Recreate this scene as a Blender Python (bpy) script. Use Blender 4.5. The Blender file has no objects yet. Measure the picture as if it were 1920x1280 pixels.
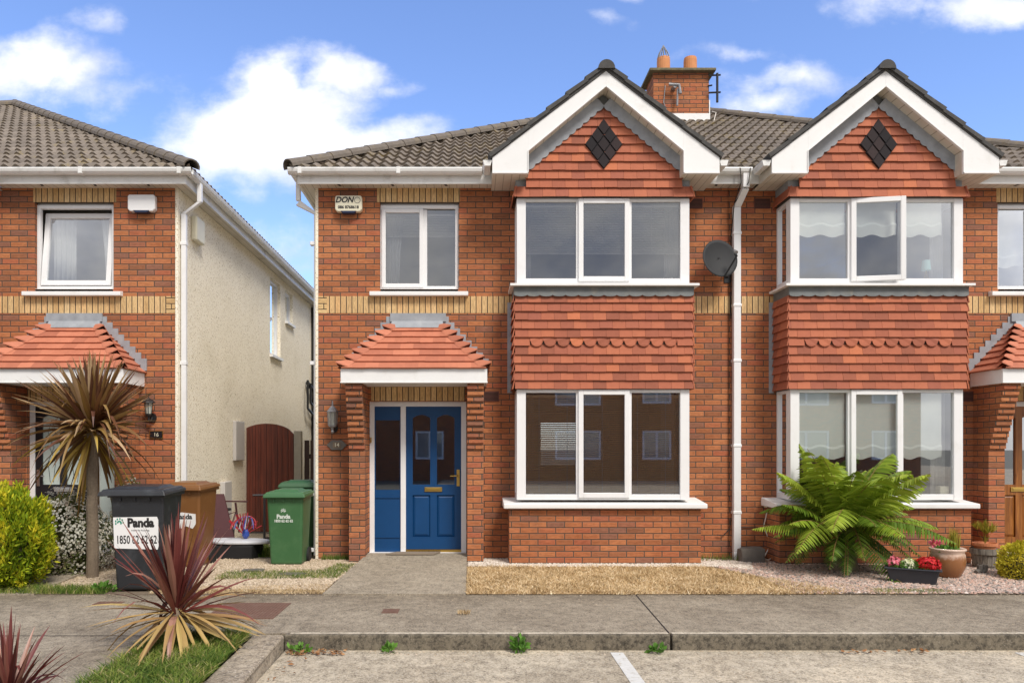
import bpy, bmesh, math, random
import numpy as np
from mathutils import Vector, Matrix

random.seed(7); RNG = np.random.default_rng(7)
scene = bpy.context.scene
R = math.radians

# ------------------------------------------------------------------ camera
cam = bpy.data.cameras.new('camera'); camo = bpy.data.objects.new('camera', cam)
scene.collection.objects.link(camo); scene.camera = camo
camo.location = (0, -10, 1.5); camo.rotation_euler = (R(90), 0, 0)
cam.sensor_width = 36; cam.sensor_fit = 'HORIZONTAL'
cam.lens = 1410*36/1920
cam.shift_x = 75/1920; cam.shift_y = 198/1920
cam.clip_start = .05; cam.clip_end = 2000
scene.render.resolution_x = 1024; scene.render.resolution_y = 682
scene.view_settings.view_transform = 'Standard'; scene.view_settings.look = 'None'
scene.view_settings.gamma = 1; scene.view_settings.use_curve_mapping = False
scene.view_settings.exposure = 0.45

# ------------------------------------------------------------------ node helper
class G:
    def __init__(s, nt): s.nt = nt
    def node(s, t, **k):
        n = s.nt.nodes.new(t)
        for a, b in k.items(): setattr(n, a, b)
        return n
    def put(s, sock, x):
        if x is None: return
        if isinstance(x, bpy.types.NodeSocket): s.nt.links.new(x, sock)
        elif isinstance(x, (tuple, list)):
            sock.default_value = tuple(x) + ((1,) if sock.type == 'RGBA' and len(x) == 3 else ())
        else: sock.default_value = x
    def math(s, op, a, b=None, c=None, clamp=False):
        n = s.node('ShaderNodeMath', operation=op, use_clamp=clamp)
        for i, x in enumerate((a, b, c)): s.put(n.inputs[i], x)
        return n.outputs[0]
    def vmath(s, op, a, b=None):
        n = s.node('ShaderNodeVectorMath', operation=op)
        s.put(n.inputs[0], a); s.put(n.inputs[1], b)
        return n.outputs['Value'] if op in ('LENGTH', 'DOT_PRODUCT', 'DISTANCE') else n.outputs[0]
    def mix(s, f, a, b, blend='MIX'):
        n = s.node('ShaderNodeMix', data_type='RGBA', blend_type=blend)
        s.put(n.inputs[0], f); s.put(n.inputs[6], a); s.put(n.inputs[7], b)
        return n.outputs[2]
    def noise(s, vec, scale, detail=3, rough=.55, dist=0):
        n = s.node('ShaderNodeTexNoise')
        s.put(n.inputs['Vector'], vec); n.inputs['Scale'].default_value = scale
        n.inputs['Detail'].default_value = detail; n.inputs['Roughness'].default_value = rough
        n.inputs['Distortion'].default_value = dist
        return n.outputs['Fac']
    def white(s, vec):
        n = s.node('ShaderNodeTexWhiteNoise', noise_dimensions='3D'); s.put(n.inputs['Vector'], vec)
        return n.outputs['Value']
    def ramp(s, f, stops, interp='LINEAR'):
        n = s.node('ShaderNodeValToRGB'); e = n.color_ramp.elements; n.color_ramp.interpolation = interp
        while len(e) < len(stops): e.new(.5)
        for i, (p, c) in enumerate(stops):
            e[i].position = p; e[i].color = (c, c, c, 1) if isinstance(c, (int, float)) else tuple(c) + (1,)
        s.put(n.inputs[0], f); return n.outputs[0]
    def step(s, x, lo, hi):
        n = s.node('ShaderNodeMapRange', interpolation_type='SMOOTHSTEP')
        s.put(n.inputs[0], x); s.put(n.inputs[1], lo); s.put(n.inputs[2], hi)
        return n.outputs[0]
    def xyz(s, vec):
        n = s.node('ShaderNodeSeparateXYZ'); s.put(n.inputs[0], vec); return n.outputs
    def comb(s, x, y, z):
        n = s.node('ShaderNodeCombineXYZ')
        for i, q in enumerate((x, y, z)): s.put(n.inputs[i], q)
        return n.outputs[0]
    def bump(s, h, strength=.5, dist=.01):
        n = s.node('ShaderNodeBump'); n.inputs['Strength'].default_value = strength
        n.inputs['Distance'].default_value = dist; s.put(n.inputs['Height'], h); return n.outputs[0]
    def pos(s): return s.node('ShaderNodeNewGeometry').outputs['Position']
    def scale(s, v, k): return s.vmath('MULTIPLY', v, k)

# ------------------------------------------------------------------ world: sky with clouds by direction
SUN_EL, SUN_AZ = 50, 150           # azimuth clockwise from +Y: behind the camera, a little right
w = bpy.data.worlds.new('World'); scene.world = w; w.use_nodes = True
w.node_tree.nodes.clear(); g = G(w.node_tree)
sky = g.node('ShaderNodeTexSky', sky_type='NISHITA', sun_disc=False, sun_elevation=R(SUN_EL),
             sun_rotation=R(SUN_AZ), air_density=1.0, dust_density=.3, ozone_density=3.0)
d = g.node('ShaderNodeTexCoord').outputs['Generated']
dx, dy, dz = g.xyz(d)[:3]
yy = g.math('MAXIMUM', g.math('ABSOLUTE', dy), .15)
front = g.step(dy, .0, .15)
u = g.math('DIVIDE', dx, yy); v = g.math('DIVIDE', dz, yy)
uv = g.comb(u, v, 0)
wob = g.node('ShaderNodeTexNoise'); g.put(wob.inputs['Vector'], uv); wob.inputs['Scale'].default_value = 6
wob.inputs['Detail'].default_value = 6; wob.inputs['Roughness'].default_value = .52
off = g.vmath('MULTIPLY', g.vmath('SUBTRACT', wob.outputs['Color'], (.5, .5, .5)), (.20, .12, 0))
uvw = g.vmath('ADD', uv, off)
# thick and thin clouds of the summer sky (direction centre, half-sizes, weight)
CL = [(-.26, .43, .17, .085, 1.2), (-.26, .50, .07, .05, .95), (-.17, .50, .07, .04, .9), (-.13, .41, .10, .045, .8),
      (-.32, .40, .09, .07, .9), (-.59, .50, .13, .05, .85), (-.52, .485, .09, .045, .8), (-.50, .56, .04, .025, .45),
      (-.26, .25, .09, .06, .42), (.43, .49, .10, .035, .62), (.39, .45, .06, .03, .5), (.34, .52, .06, .018, .4),
      (.70, .585, .09, .04, .85), (.56, .60, .10, .04, .6), (.22, .62, .12, .02, .4), (.19, .575, .05, .015, .4),
      (-.43, .46, .03, .015, .0), (-.40, .38, .04, .02, .5), (-.10, .49, .05, .02, .35), (.0, .62, .1, .015, .25)]
dens = None
for cx, cy, rx, ry, wt in CL:
    if wt <= 0: continue
    q = g.vmath('MULTIPLY', g.vmath('SUBTRACT', uvw, (cx, cy, 0)), (1/rx, 1/ry, 0))
    k = g.math('MULTIPLY', g.math('SUBTRACT', 1.12, g.vmath('LENGTH', q), clamp=False), wt)
    dens = k if dens is None else g.math('MAXIMUM', dens, k)
fine = g.noise(g.vmath('MULTIPLY', uv, (1, 1.5, 1)), 11, 9, .60)
dens = g.math('ADD', dens, g.math('MULTIPLY', g.math('SUBTRACT', fine, .5), 1.25))
fd = g.math('MULTIPLY', g.step(dens, .02, .80), .96)
# broken cloud over the street behind the camera
bn = g.noise(g.vmath('MULTIPLY', d, (1, 1, 2.2)), 2.6, 6, .6)
bd = g.math('MULTIPLY', g.step(bn, .22, .44), .98)
mfac = g.math('ADD', g.math('MULTIPLY', fd, front), g.math('MULTIPLY', bd, g.math('SUBTRACT', 1, front)), clamp=True)
skyc = g.vmath('MULTIPLY', sky.outputs[0], (.160, .164, .196))
ccol = g.ramp(g.noise(g.vmath('ADD', d, (3, 1, 0)), 7, 7, .6), [(.34, (.56, .62, .80)), (.52, (.86, .88, .96)), (.66, (1.0, 1.0, 1.02))])
ccol = g.mix(front, g.vmath('MULTIPLY', g.mix(g.step(bn, .42, .66), ccol, g.scale(ccol, (.68, .69, .72))), (.90, .86, .79)), g.vmath('MULTIPLY', ccol, (.97, .96, .96)))
bg = g.node('ShaderNodeBackground'); g.put(bg.inputs[0], g.mix(mfac, skyc, ccol)); bg.inputs[1].default_value = 1
out = g.node('ShaderNodeOutputWorld'); g.nt.links.new(bg.outputs[0], out.inputs[0])

sl = bpy.data.lights.new('sun', 'SUN'); sl.energy = 2.5; sl.angle = R(17); sl.color = (1, .945, .87)
so = bpy.data.objects.new('sun', sl); scene.collection.objects.link(so)
sd = Vector((math.sin(R(SUN_AZ))*math.cos(R(SUN_EL)), math.cos(R(SUN_AZ))*math.cos(R(SUN_EL)), math.sin(R(SUN_EL))))
so.rotation_euler = sd.to_track_quat('Z', 'Y').to_euler()

# ------------------------------------------------------------------ mesh builder
OX, MX = 0.0, 1.0                  # local x -> world x = OX + MX*x (mirrored houses)
OFF = {}
def off_of(o):
    while o is not None:
        if o.name in OFF: return OFF[o.name]
        o = o.parent
    return Vector((0, 0, 0))

def tag(o, label=None, cat=None, group=None, kind=None):
    if label: o['label'] = label
    if cat: o['category'] = cat
    if group: o['group'] = group
    if kind: o['kind'] = kind
    return o

def thing(name, label, cat, loc=(0, 0, 0), rz=0, group=None, local=False):
    o = bpy.data.objects.new(name, None); scene.collection.objects.link(o)
    o.location = loc; o.rotation_euler = (0, 0, rz); o.empty_display_size = .1
    OFF[o.name] = Vector((0, 0, 0)) if local else Vector(loc)
    return tag(o, label, cat, group)

class MB:
    def __init__(s): s.v = []; s.f = []; s.r = []; s.cr = .5
    def add(s, vs, fs, r=None):
        b = len(s.v); s.v += [tuple(p) for p in vs]
        r = s.cr if r is None else r
        for f in fs: s.f.append([b+i for i in f]); s.r.append(r)
        return s
    def box(s, x0, x1, y0, y1, z0, z1, r=None):
        return s.add([(x0, y0, z0), (x1, y0, z0), (x1, y1, z0), (x0, y1, z0), (x0, y0, z1), (x1, y0, z1), (x1, y1, z1), (x0, y1, z1)],
              [(0, 3, 2, 1), (4, 5, 6, 7), (0, 1, 5, 4), (1, 2, 6, 5), (2, 3, 7, 6), (3, 0, 4, 7)], r)
    def hexa(s, p, r=None):
        return s.add(p, [(0, 3, 2, 1), (4, 5, 6, 7), (0, 1, 5, 4), (1, 2, 6, 5), (2, 3, 7, 6), (3, 0, 4, 7)], r)
    def prism(s, poly, a, b, axis='y', r=None):
        n = len(poly)
        def mk(p, q):
            return {'y': (p[0], q, p[1]), 'x': (q, p[0], p[1]), 'z': (p[0], p[1], q)}[axis]
        vs = [mk(p, a) for p in poly] + [mk(p, b) for p in poly]
        fs = [list(range(n))[::-1], list(range(n, 2*n))] + [(i, (i+1) % n, n+(i+1) % n, n+i) for i in range(n)]
        return s.add(vs, fs, r)
    def frame(s, x0, x1, z0, z1, y0, y1, w, wt=None, wb=None):
        wt = w if wt is None else wt; wb = w if wb is None else wb
        s.box(x0, x0+w, y0, y1, z0, z1); s.box(x1-w, x1, y0, y1, z0, z1)
        s.box(x0+w, x1-w, y0, y1, z0, z0+wb); s.box(x0+w, x1-w, y0, y1, z1-wt, z1); return s
    def tube(s, pts, rad, n=8, r=None, flat=False):
        pts = [Vector(p) for p in pts]; m = len(pts)
        rad = [rad]*m if not isinstance(rad, (list, tuple)) else rad
        vs = []; ref = None
        for i, p in enumerate(pts):
            t = (pts[min(i+1, m-1)] - pts[max(i-1, 0)]).normalized()
            if ref is None: ref = t.orthogonal().normalized()
            ref = (ref - t*ref.dot(t)).normalized(); bi = t.cross(ref)
            for k in range(n):
                a = 2*math.pi*k/n
                vs.append(p + (ref*math.cos(a) + bi*math.sin(a))*rad[i])
        fs = [(i*n+k, i*n+(k+1) % n, (i+1)*n+(k+1) % n, (i+1)*n+k) for i in range(m-1) for k in range(n)]
        fs += [list(range(n))[::-1], list(range((m-1)*n, m*n))]
        return s.add(vs, fs, r)
    def lathe(s, prof, cx=0, cy=0, n=24, r=None, sx=1, sy=1, wob=0):
        vs = []; m = len(prof)
        for (q, z) in prof:
            for k in range(n):
                a = 2*math.pi*k/n; vs.append((cx+q*sx*math.cos(a), cy+q*sy*math.sin(a), z))
        fs = [(i*n+k, i*n+(k+1) % n, (i+1)*n+(k+1) % n, (i+1)*n+k) for i in range(m-1) for k in range(n)]
        fs += [list(range(n))[::-1], list(range((m-1)*n, m*n))]
        return s.add(vs, fs, r)
    def build(s, name, mat, parent=None, smooth=False, bevel=0, recalc=True, seg=2, kind=None):
        o0 = off_of(parent)
        me = bpy.data.meshes.new(name)
        vs = [(OX+MX*x-o0.x, y-o0.y, z-o0.z) for x, y, z in s.v] if not (parent and is_local(parent)) else s.v
        me.from_pydata(vs, [], s.f)
        at = me.attributes.new('rnd', 'FLOAT', 'FACE'); at.data.foreach_set('value', s.r)
        if recalc:
            bm = bmesh.new(); bm.from_mesh(me); bmesh.ops.recalc_face_normals(bm, faces=bm.faces); bm.to_mesh(me); bm.free()
        me.materials.append(mat)
        if smooth: me.polygons.foreach_set('use_smooth', [True]*len(me.polygons))
        o = bpy.data.objects.new(name, me); scene.collection.objects.link(o)
        if parent: o.parent = parent
        if bevel:
            b = o.modifiers.new('bevel', 'BEVEL'); b.width = bevel; b.segments = seg; b.limit_method = 'ANGLE'; b.angle_limit = R(40)
            if not smooth: me.polygons.foreach_set('use_smooth', [False]*len(me.polygons))
        if kind: o['kind'] = kind
        return o

def is_local(o):
    while o is not None:
        if o.name in OFF: return o.get('_loc', False)
        o = o.parent
    return False
def lthing(*a, **k):
    o = thing(*a, local=True, **k); o['_loc'] = True; return o

def fastmesh(name, verts, faces, rnd, mat, parent=None, smooth=False, kind=None):
    verts = np.asarray(verts, np.float32); faces = np.asarray(faces, np.int32); k = faces.shape[1]
    me = bpy.data.meshes.new(name)
    me.vertices.add(len(verts)); me.vertices.foreach_set('co', verts.ravel())
    me.loops.add(faces.size); me.loops.foreach_set('vertex_index', faces.ravel())
    me.polygons.add(len(faces)); me.polygons.foreach_set('loop_start', np.arange(len(faces), dtype=np.int32)*k)
    me.polygons.foreach_set('loop_total', np.full(len(faces), k, np.int32))
    me.update(calc_edges=True); me.validate()
    at = me.attributes.new('rnd', 'FLOAT', 'FACE'); at.data.foreach_set('value', np.asarray(rnd, np.float32))
    if smooth: me.polygons.foreach_set('use_smooth', [True]*len(me.polygons))
    me.materials.append(mat)
    o = bpy.data.objects.new(name, me); scene.collection.objects.link(o)
    if parent: o.parent = parent
    if kind: o['kind'] = kind
    return o

# ------------------------------------------------------------------ materials
def newmat(name):
    m = bpy.data.materials.new(name); m.use_nodes = True
    g = G(m.node_tree); b = m.node_tree.nodes['Principled BSDF']
    return m, g, b
def attr(g): return g.node('ShaderNodeAttribute', attribute_name='rnd').outputs['Fac']

def plain(name, col, rough=.6, var=.12, ns=6, bump=.0, bscale=80, metal=0, spec=.5, dirt=None, dirt_amt=.0, dscale=2.5):
    m, g, b = newmat(name); p = g.pos()
    f = g.noise(p, ns, 4)
    c = g.mix(f, tuple(x*(1-var) for x in col), tuple(min(1, x*(1+var)) for x in col))
    if dirt:
        dd = g.step(g.noise(p, dscale, 6, .65), .5, .78)
        c = g.mix(g.math('MULTIPLY', dd, dirt_amt), c, dirt)
    g.put(b.inputs['Base Color'], c); b.inputs['Roughness'].default_value = rough
    b.inputs['Metallic'].default_value = metal; b.inputs['Specular IOR Level'].default_value = spec
    if bump: g.put(b.inputs['Normal'], g.bump(g.noise(p, bscale, 4), bump, .004))
    return m

def rndmat(name, stops, rough=.6, var=.25, ns=30, spec=.4, trans=0, bump=0):
    m, g, b = newmat(name); p = g.pos()
    c = g.ramp(attr(g), stops)
    c = g.mix(g.noise(p, ns, 4), g.scale(c, (1-var,)*3), g.scale(c, (1+var,)*3))
    g.put(b.inputs['Base Color'], c); b.inputs['Roughness'].default_value = rough
    b.inputs['Specular IOR Level'].default_value = spec
    if bump: g.put(b.inputs['Normal'], g.bump(g.noise(p, 90, 4), bump, .004))
    if trans:
        t = g.node('ShaderNodeBsdfTranslucent'); g.put(t.inputs[0], c)
        mx = g.node('ShaderNodeMixShader'); mx.inputs[0].default_value = trans
        g.nt.links.new(b.outputs[0], mx.inputs[1]); g.nt.links.new(t.outputs[0], mx.inputs[2])
        g.nt.links.new(mx.outputs[0], g.nt.nodes['Material Output'].inputs[0])
    return m

def brickmat(name, stops, mortar, vertical=False):
    m, g, b = newmat(name); p = g.pos(); x, y, z = g.xyz(p)[:3]
    uu = g.math('ADD', g.math('ADD', x, y), 40.0); vv = g.math('ADD', z, 40.0+.02)
    wv = g.math('MULTIPLY', g.math('SUBTRACT', g.noise(p, 9, 2), .5), .006)
    uu = g.math('ADD', uu, wv); vv = g.math('ADD', vv, g.math('MULTIPLY', wv, .5))
    if vertical: bw, bh = .075, .225
    else: bw, bh = .225, .075
    rv = g.math('DIVIDE', vv, bh); row = 4.0 if vertical else g.math('FLOOR', rv)
    sh = 0 if vertical else g.math('MULTIPLY', g.math('MODULO', row, 2), .5)
    cu = g.math('ADD', g.math('DIVIDE', uu, bw), sh); col = g.math('FLOOR', cu)
    fu = g.math('MULTIPLY', g.math('PINGPONG', cu, .5), bw)    # metres from the joint middle
    fv = g.math('MULTIPLY', g.math('PINGPONG', rv, .5), bh)
    dist = fu if vertical else g.math('MINIMUM', fu, fv)
    mask = g.step(dist, .0042, .0075)
    rn = g.white(g.comb(row, col, 3.0))
    c = g.ramp(rn, stops)
    # wire-cut face: dark drag marks that stop short of the arris
    st = g.noise(g.vmath('MULTIPLY', p, (14, 14, 60)), 1, 4, .65) if not vertical else g.noise(g.vmath('MULTIPLY', p, (60, 60, 14)), 1, 4, .65)
    inner = g.step(dist, .008, .024)
    dk = g.math('MULTIPLY', g.math('MULTIPLY', g.step(st, .38, .62), inner), .52)
    c = g.mix(dk, c, g.scale(c, (.50, .46, .44)))
    c = g.mix(g.noise(p, 120, 3), g.scale(c, (.82,)*3), g.scale(c, (1.18,)*3))
    lg = g.noise(p, 1.1, 4, .6)
    c = g.mix(g.step(lg, .45, .75), c, g.scale(c, (.84, .80, .77)))
    vs_ = g.step(g.noise(g.vmath('MULTIPLY', p, (3.2, 3.2, .28)), 1, 5, .6), .52, .74)
    c = g.mix(g.math('MULTIPLY', vs_, .30), c, (.16, .10, .07))
    # faint lime bloom
    c = g.mix(g.math('MULTIPLY', g.step(g.noise(p, 3.5, 6, .7), .66, .85), .18), c, (.55, .45, .38))
    mc = g.mix(g.noise(p, 30, 4), tuple(q*.7 for q in mortar), tuple(q*1.25 for q in mortar))
    g.put(b.inputs['Base Color'], g.mix(mask, mc, c))
    b.inputs['Roughness'].default_value = .88; b.inputs['Specular IOR Level'].default_value = .25
    h = g.math('ADD', g.math('MULTIPLY', g.step(dist, .003, .009), 1), g.math('MULTIPLY', g.noise(p, 110, 4), .35))
    g.put(b.inputs['Normal'], g.bump(h, .9, .007))
    return m

M = {}
M['brick'] = brickmat('red_brick', [(0, (.30, .125, .066)), (.1, (.40, .150, .066)), (.4, (.47, .170, .072)), (.65, (.53, .210, .090)), (.82, (.45, .140, .070)), (.93, (.33, .145, .088)), (1, (.28, .130, .086))], (.105, .080, .062))
M['buff'] = brickmat('buff_brick', [(0, (.62, .40, .18)), (.5, (.74, .52, .26)), (.8, (.74, .46, .21)), (1, (.80, .60, .33))], (.09, .065, .045), True)
M['buffh'] = brickmat('buff_brick_course', [(0, (.62, .40, .18)), (1, (.78, .56, .28))], (.09, .065, .045))
m, g, b = newmat('pebble_dash'); p = g.pos()
n1 = g.noise(p, 42, 4, .65); n2 = g.noise(p, 1.3, 4)
c = g.ramp(n1, [(.36, (.42, .34, .22)), (.44, (.90, .82, .65)), (.7, (.95, .90, .78))])
c = g.mix(g.step(n2, .45, .8), c, g.scale(c, (.9, .89, .86)))
g.put(b.inputs['Base Color'], c); b.inputs['Roughness'].default_value = .95
g.put(b.inputs['Normal'], g.bump(n1, .5, .012)); M['render'] = m

m, g, b = newmat('roof_tile'); p = g.pos()
c = g.mix(g.noise(p, 22, 5, .7), (.090, .072, .056), (.33, .275, .215))
r_ = attr(g); c = g.mix(r_, g.scale(c, (.82,)*3), g.scale(c, (1.18,)*3))
lich = g.math('MULTIPLY', g.step(g.noise(p, 1.6, 6, .75), .53, .68), g.step(g.noise(p, 28, 3, .6), .44, .58))
c = g.mix(g.math('MULTIPLY', lich, .6), c, (.36, .27, .07))
g.put(b.inputs['Base Color'], c); b.inputs['Roughness'].default_value = .9
g.put(b.inputs['Normal'], g.bump(g.noise(p, 90, 4), .5, .005)); M['roof'] = m
M['verge'] = plain('dark_verge_tile', (.062, .060, .058), .85, .35, 14, .4, 60, dirt=(.16, .15, .12), dirt_amt=.6, dscale=9)
M['ridge'] = plain('ridge_tile', (.16, .135, .11), .9, .4, 16, .4, 70, dirt=(.28, .20, .07), dirt_amt=.45, dscale=7)
CLAY = [(0, (.28, .090, .052)), (.25, (.36, .112, .062)), (.5, (.41, .128, .068)), (.75, (.45, .145, .074)), (.9, (.32, .100, .062)), (1, (.52, .165, .075))]
M['clay'] = rndmat('clay_tile', CLAY, .75, .13, 18, .3, bump=.3)
M['clay2'] = rndmat('canopy_clay_tile', [(0, (.38, .130, .078)), (.5, (.47, .165, .095)), (1, (.53, .195, .115))], .7, .15, 14, .3, bump=.3)
M['darktile'] = rndmat('dark_tile', [(0, (.016, .014, .016)), (1, (.042, .028, .028))], .8, .2, 20, .25)
M['lead'] = plain('lead', (.30, .32, .345), .62, .35, 9, .25, 30, dirt=(.42, .44, .45), dirt_amt=.6, dscale=5)
M['leadd'] = plain('dark_lead', (.13, .14, .14), .6, .4, 9, .25, 30, dirt=(.27, .24, .17), dirt_amt=.5, dscale=7)
M['pvc'] = plain('white_pvc', (.80, .80, .80), .35, .03, 3, spec=.5, dirt=(.62, .60, .55), dirt_amt=.30, dscale=4)
M['paint'] = plain('white_paint', (.80, .80, .79), .5, .05, 4, .15, 40, dirt=(.58, .56, .50), dirt_amt=.35, dscale=5)
M['gutter'] = plain('gutter_pvc', (.76, .76, .74), .4, .06, 3, dirt=(.35, .33, .28), dirt_amt=.55, dscale=5)
m, g, b = newmat('soffit_board'); p = g.pos(); x, y, z = g.xyz(p)[:3]
ln = g.step(g.math('PINGPONG', g.math('DIVIDE', x, .1), .5), .0, .06)
c = g.mix(ln, (.25, .22, .17), (.66, .62, .54)); c = g.mix(g.step(g.noise(p, 3, 5), .45, .8), c, g.scale(c, (.75, .72, .66)))
g.put(b.inputs['Base Color'], c); b.inputs['Roughness'].default_value = .55; M['soffit'] = m

def concrete(name, a, bcol, dark, streak=None, fine=60, spk=.7):
    m, g, b = newmat(name); p = g.pos()
    n1 = g.math('ADD', g.math('MULTIPLY', g.noise(p, fine, 6, .78), .72), g.math('MULTIPLY', g.noise(g.vmath('MULTIPLY', p, (1, .6, 1)), fine*.35, 4, .7), .28)); n2 = g.noise(p, 1.2, 5, .62); n3 = g.noise(p, 9, 5, .7)
    c = g.mix(g.step(n1, .41, .56), dark, a)
    c = g.mix(g.step(n2, .35, .66), c, g.scale(c, (.72, .70, .68)))
    c = g.mix(g.math('MULTIPLY', g.step(n3, .40, .70), .40), c, bcol)
    sp = g.step(g.noise(p, 95, 2, .5), .62, .68)
    c = g.mix(g.math('MULTIPLY', sp, spk), c, (.68, .62, .52))
    sk = g.step(g.noise(p, 70, 3, .6), .62, .70)
    c = g.mix(g.math('MULTIPLY', sk, .6), c, g.scale(c, (.35, .33, .30)))
    st2 = g.step(g.noise(g.vmath('ADD', p, (7, 3, 0)), .7, 6, .7), .52, .66)
    c = g.mix(g.math('MULTIPLY', st2, .35), c, g.scale(c, (.55, .52, .48)))
    h = n1
    if name == 'footpath_concrete':      # moss and dirt creeping out from the garden edge
        ey = g.math('ADD', g.xyz(p)[1], g.math('MULTIPLY', g.math('SUBTRACT', g.noise(p, 2.6, 5, .7), .5), .9))
        c = g.mix(g.math('MULTIPLY', g.step(ey, -2.95, -2.35), .45), c, g.scale(c, (.50, .46, .40)))
    if name == 'road_concrete':          # pale scuffed patches
        c = g.mix(g.math('MULTIPLY', g.step(g.noise(g.vmath('ADD', p, (2, 9, 0)), 1.5, 7, .7), .48, .62), .5), c, g.scale(c, (1.3, 1.28, 1.25)))
    if streak:
        wv = g.node('ShaderNodeTexWave', bands_direction='X'); g.put(wv.inputs['Vector'], g.vmath('MULTIPLY', p, streak))
        wv.inputs['Scale'].default_value = 1; wv.inputs['Distortion'].default_value = 3.5; wv.inputs['Detail'].default_value = 3
        wv.inputs['Detail Scale'].default_value = 1.5
        f2 = g.math('MULTIPLY', wv.outputs['Fac'], g.step(g.noise(p, 1.7, 3), .3, .7))
        c = g.mix(g.math('MULTIPLY', f2, .65), c, g.scale(c, (.55, .53, .5)))
        h = g.math('ADD', n1, g.math('MULTIPLY', wv.outputs['Fac'], -.5))
    g.put(b.inputs['Base Color'], c); b.inputs['Roughness'].default_value = .92
    g.put(b.inputs['Normal'], g.bump(h, .7, .006)); return m
M['pave'] = concrete('footpath_concrete', (.42, .355, .262), (.56, .475, .355), (.145, .120, .088), (42, 5, 1), 60)
M['path'] = concrete('path_concrete', (.37, .315, .235), (.46, .39, .29), (.155, .128, .094), None, 60)
M['road'] = concrete('road_concrete', (.54, .465, .345), (.72, .63, .48), (.19, .158, .115), None, 50)
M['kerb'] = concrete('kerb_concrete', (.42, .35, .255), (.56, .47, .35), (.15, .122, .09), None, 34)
M['kerbface'] = concrete('kerb_face_concrete', (.19, .162, .12), (.27, .23, .165), (.055, .047, .035), None, 26, .15)  # darker kerb concrete: the face's shade and staining put into the colour
M['arris'] = concrete('worn_kerb_edge', (.60, .53, .41), (.68, .60, .48), (.30, .26, .19), None, 40)
M['linepaint'] = plain('worn_line_paint', (.62, .61, .57), .8, .2, 40, .3, 80, dirt=(.36, .31, .23), dirt_amt=1., dscale=16)
M['soil'] = plain('soil', (.16, .12, .08), .95, .4, 20, .5, 60)
M['straw'] = plain('dry_turf_base', (.46, .33, .18), .95, .35, 9, .6, 70, dirt=(.22, .15, .08), dirt_amt=.8, dscale=5)
M['gravelbase'] = plain('gravel_bed_base', (.22, .17, .12), .95, .4, 60, .8, 70)
M['turf'] = plain('turf_base', (.09, .10, .035), .95, .4, 20, .5, 60)
M['greyground'] = plain('ground', (.16, .15, .12), .95, .3, .5)
M['drygrass'] = rndmat('dry_grass_blades', [(0, (.26, .17, .08)), (.3, (.52, .37, .19)), (.7, (.72, .55, .32)), (1, (.88, .75, .52))], .8, .15, 5, .2, .2)
M['greengrass'] = rndmat('green_grass_blades', [(0, (.04, .09, .015)), (.4, (.12, .20, .03)), (.7, (.24, .31, .05)), (.88, (.38, .36, .10)), (1, (.58, .47, .24))], .7, .2, 5, .3, .3)
M['pink_gravel'] = rndmat('pink_gravel', [(0, (.40, .34, .29)), (.3, (.50, .30, .23)), (.5, (.58, .44, .36)), (.68, (.24, .21, .19)), (.86, (.12, .11, .10)), (.92, (.50, .36, .3)), (1, (.72, .64, .57))], .8, .15, 50, .3)
M['white_gravel'] = rndmat('white_gravel', [(0, (.40, .32, .25)), (.3, (.60, .52, .43)), (.85, (.76, .69, .61)), (1, (.30, .24, .18))], .8, .12, 50, .3)
M['tan_gravel'] = rndmat('tan_gravel', [(0, (.32, .24, .16)), (.4, (.48, .38, .26)), (.8, (.64, .53, .40)), (1, (.20, .15, .10))], .8, .12, 50, .3)

# window glass: reflects the street, lets the room show
m, g, b = newmat('window_glass')
fr = g.node('ShaderNodeFresnel'); fr.inputs[0].default_value = 1.5
gl = g.node('ShaderNodeBsdfGlossy'); gl.inputs['Roughness'].default_value = .012; gl.inputs['Color'].default_value = (.93, .96, 1, 1)
tr = g.node('ShaderNodeBsdfTransparent'); tr.inputs[0].default_value = (.80, .82, .82, 1)
mx = g.node('ShaderNodeMixShader'); g.put(mx.inputs[0], g.math('MULTIPLY', fr.outputs[0], 5.6, clamp=True))
g.nt.links.new(tr.outputs[0], mx.inputs[1]); g.nt.links.new(gl.outputs[0], mx.inputs[2])
g.nt.links.new(mx.outputs[0], g.nt.nodes['Material Output'].inputs[0]); M['glass'] = m
m, g, b = newmat('frosted_glass'); b.inputs['Base Color'].default_value = (.52, .60, .56, 1)
b.inputs['Roughness'].default_value = .25; b.inputs['Specular IOR Level'].default_value = .8
g.put(b.inputs['Normal'], g.bump(g.noise(g.pos(), 60, 3), .5, .004)); M['frost'] = m
M['interior'] = plain('interior_plaster', (.50, .47, .43), .9, .05)
M['blue'] = plain('blue_door_paint', (.003, .052, .165), .42, .12, 5, .08, 90, spec=.4)
M['black'] = plain('black_door_paint', (.012, .011, .014), .35, .1, 5)
m, g, b = newmat('varnished_wood'); p = g.pos()
wn = g.noise(g.vmath('MULTIPLY', p, (30, 30, 2.2)), 1, 6, .6, 1.2)
g.put(b.inputs['Base Color'], g.ramp(wn, [(.3, (.13, .042, .010)), (.55, (.30, .11, .022)), (.75, (.42, .17, .035))]))
b.inputs['Roughness'].default_value = .35; M['wood'] = m
m, g, b = newmat('red_stained_timber'); p = g.pos(); x, y, z = g.xyz(p)[:3]
wn = g.noise(g.vmath('MULTIPLY', p, (26, 26, 1.6)), 1, 6, .65)
bd_ = g.step(g.math('PINGPONG', g.math('DIVIDE', x, .1), .5), 0, .05)
c = g.ramp(wn, [(.3, (.07, .016, .009)), (.6, (.17, .036, .018)), (.8, (.26, .07, .035))])
g.put(b.inputs['Base Color'], g.mix(bd_, (.02, .008, .006), c)); b.inputs['Roughness'].default_value = .6; M['gate'] = m
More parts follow.
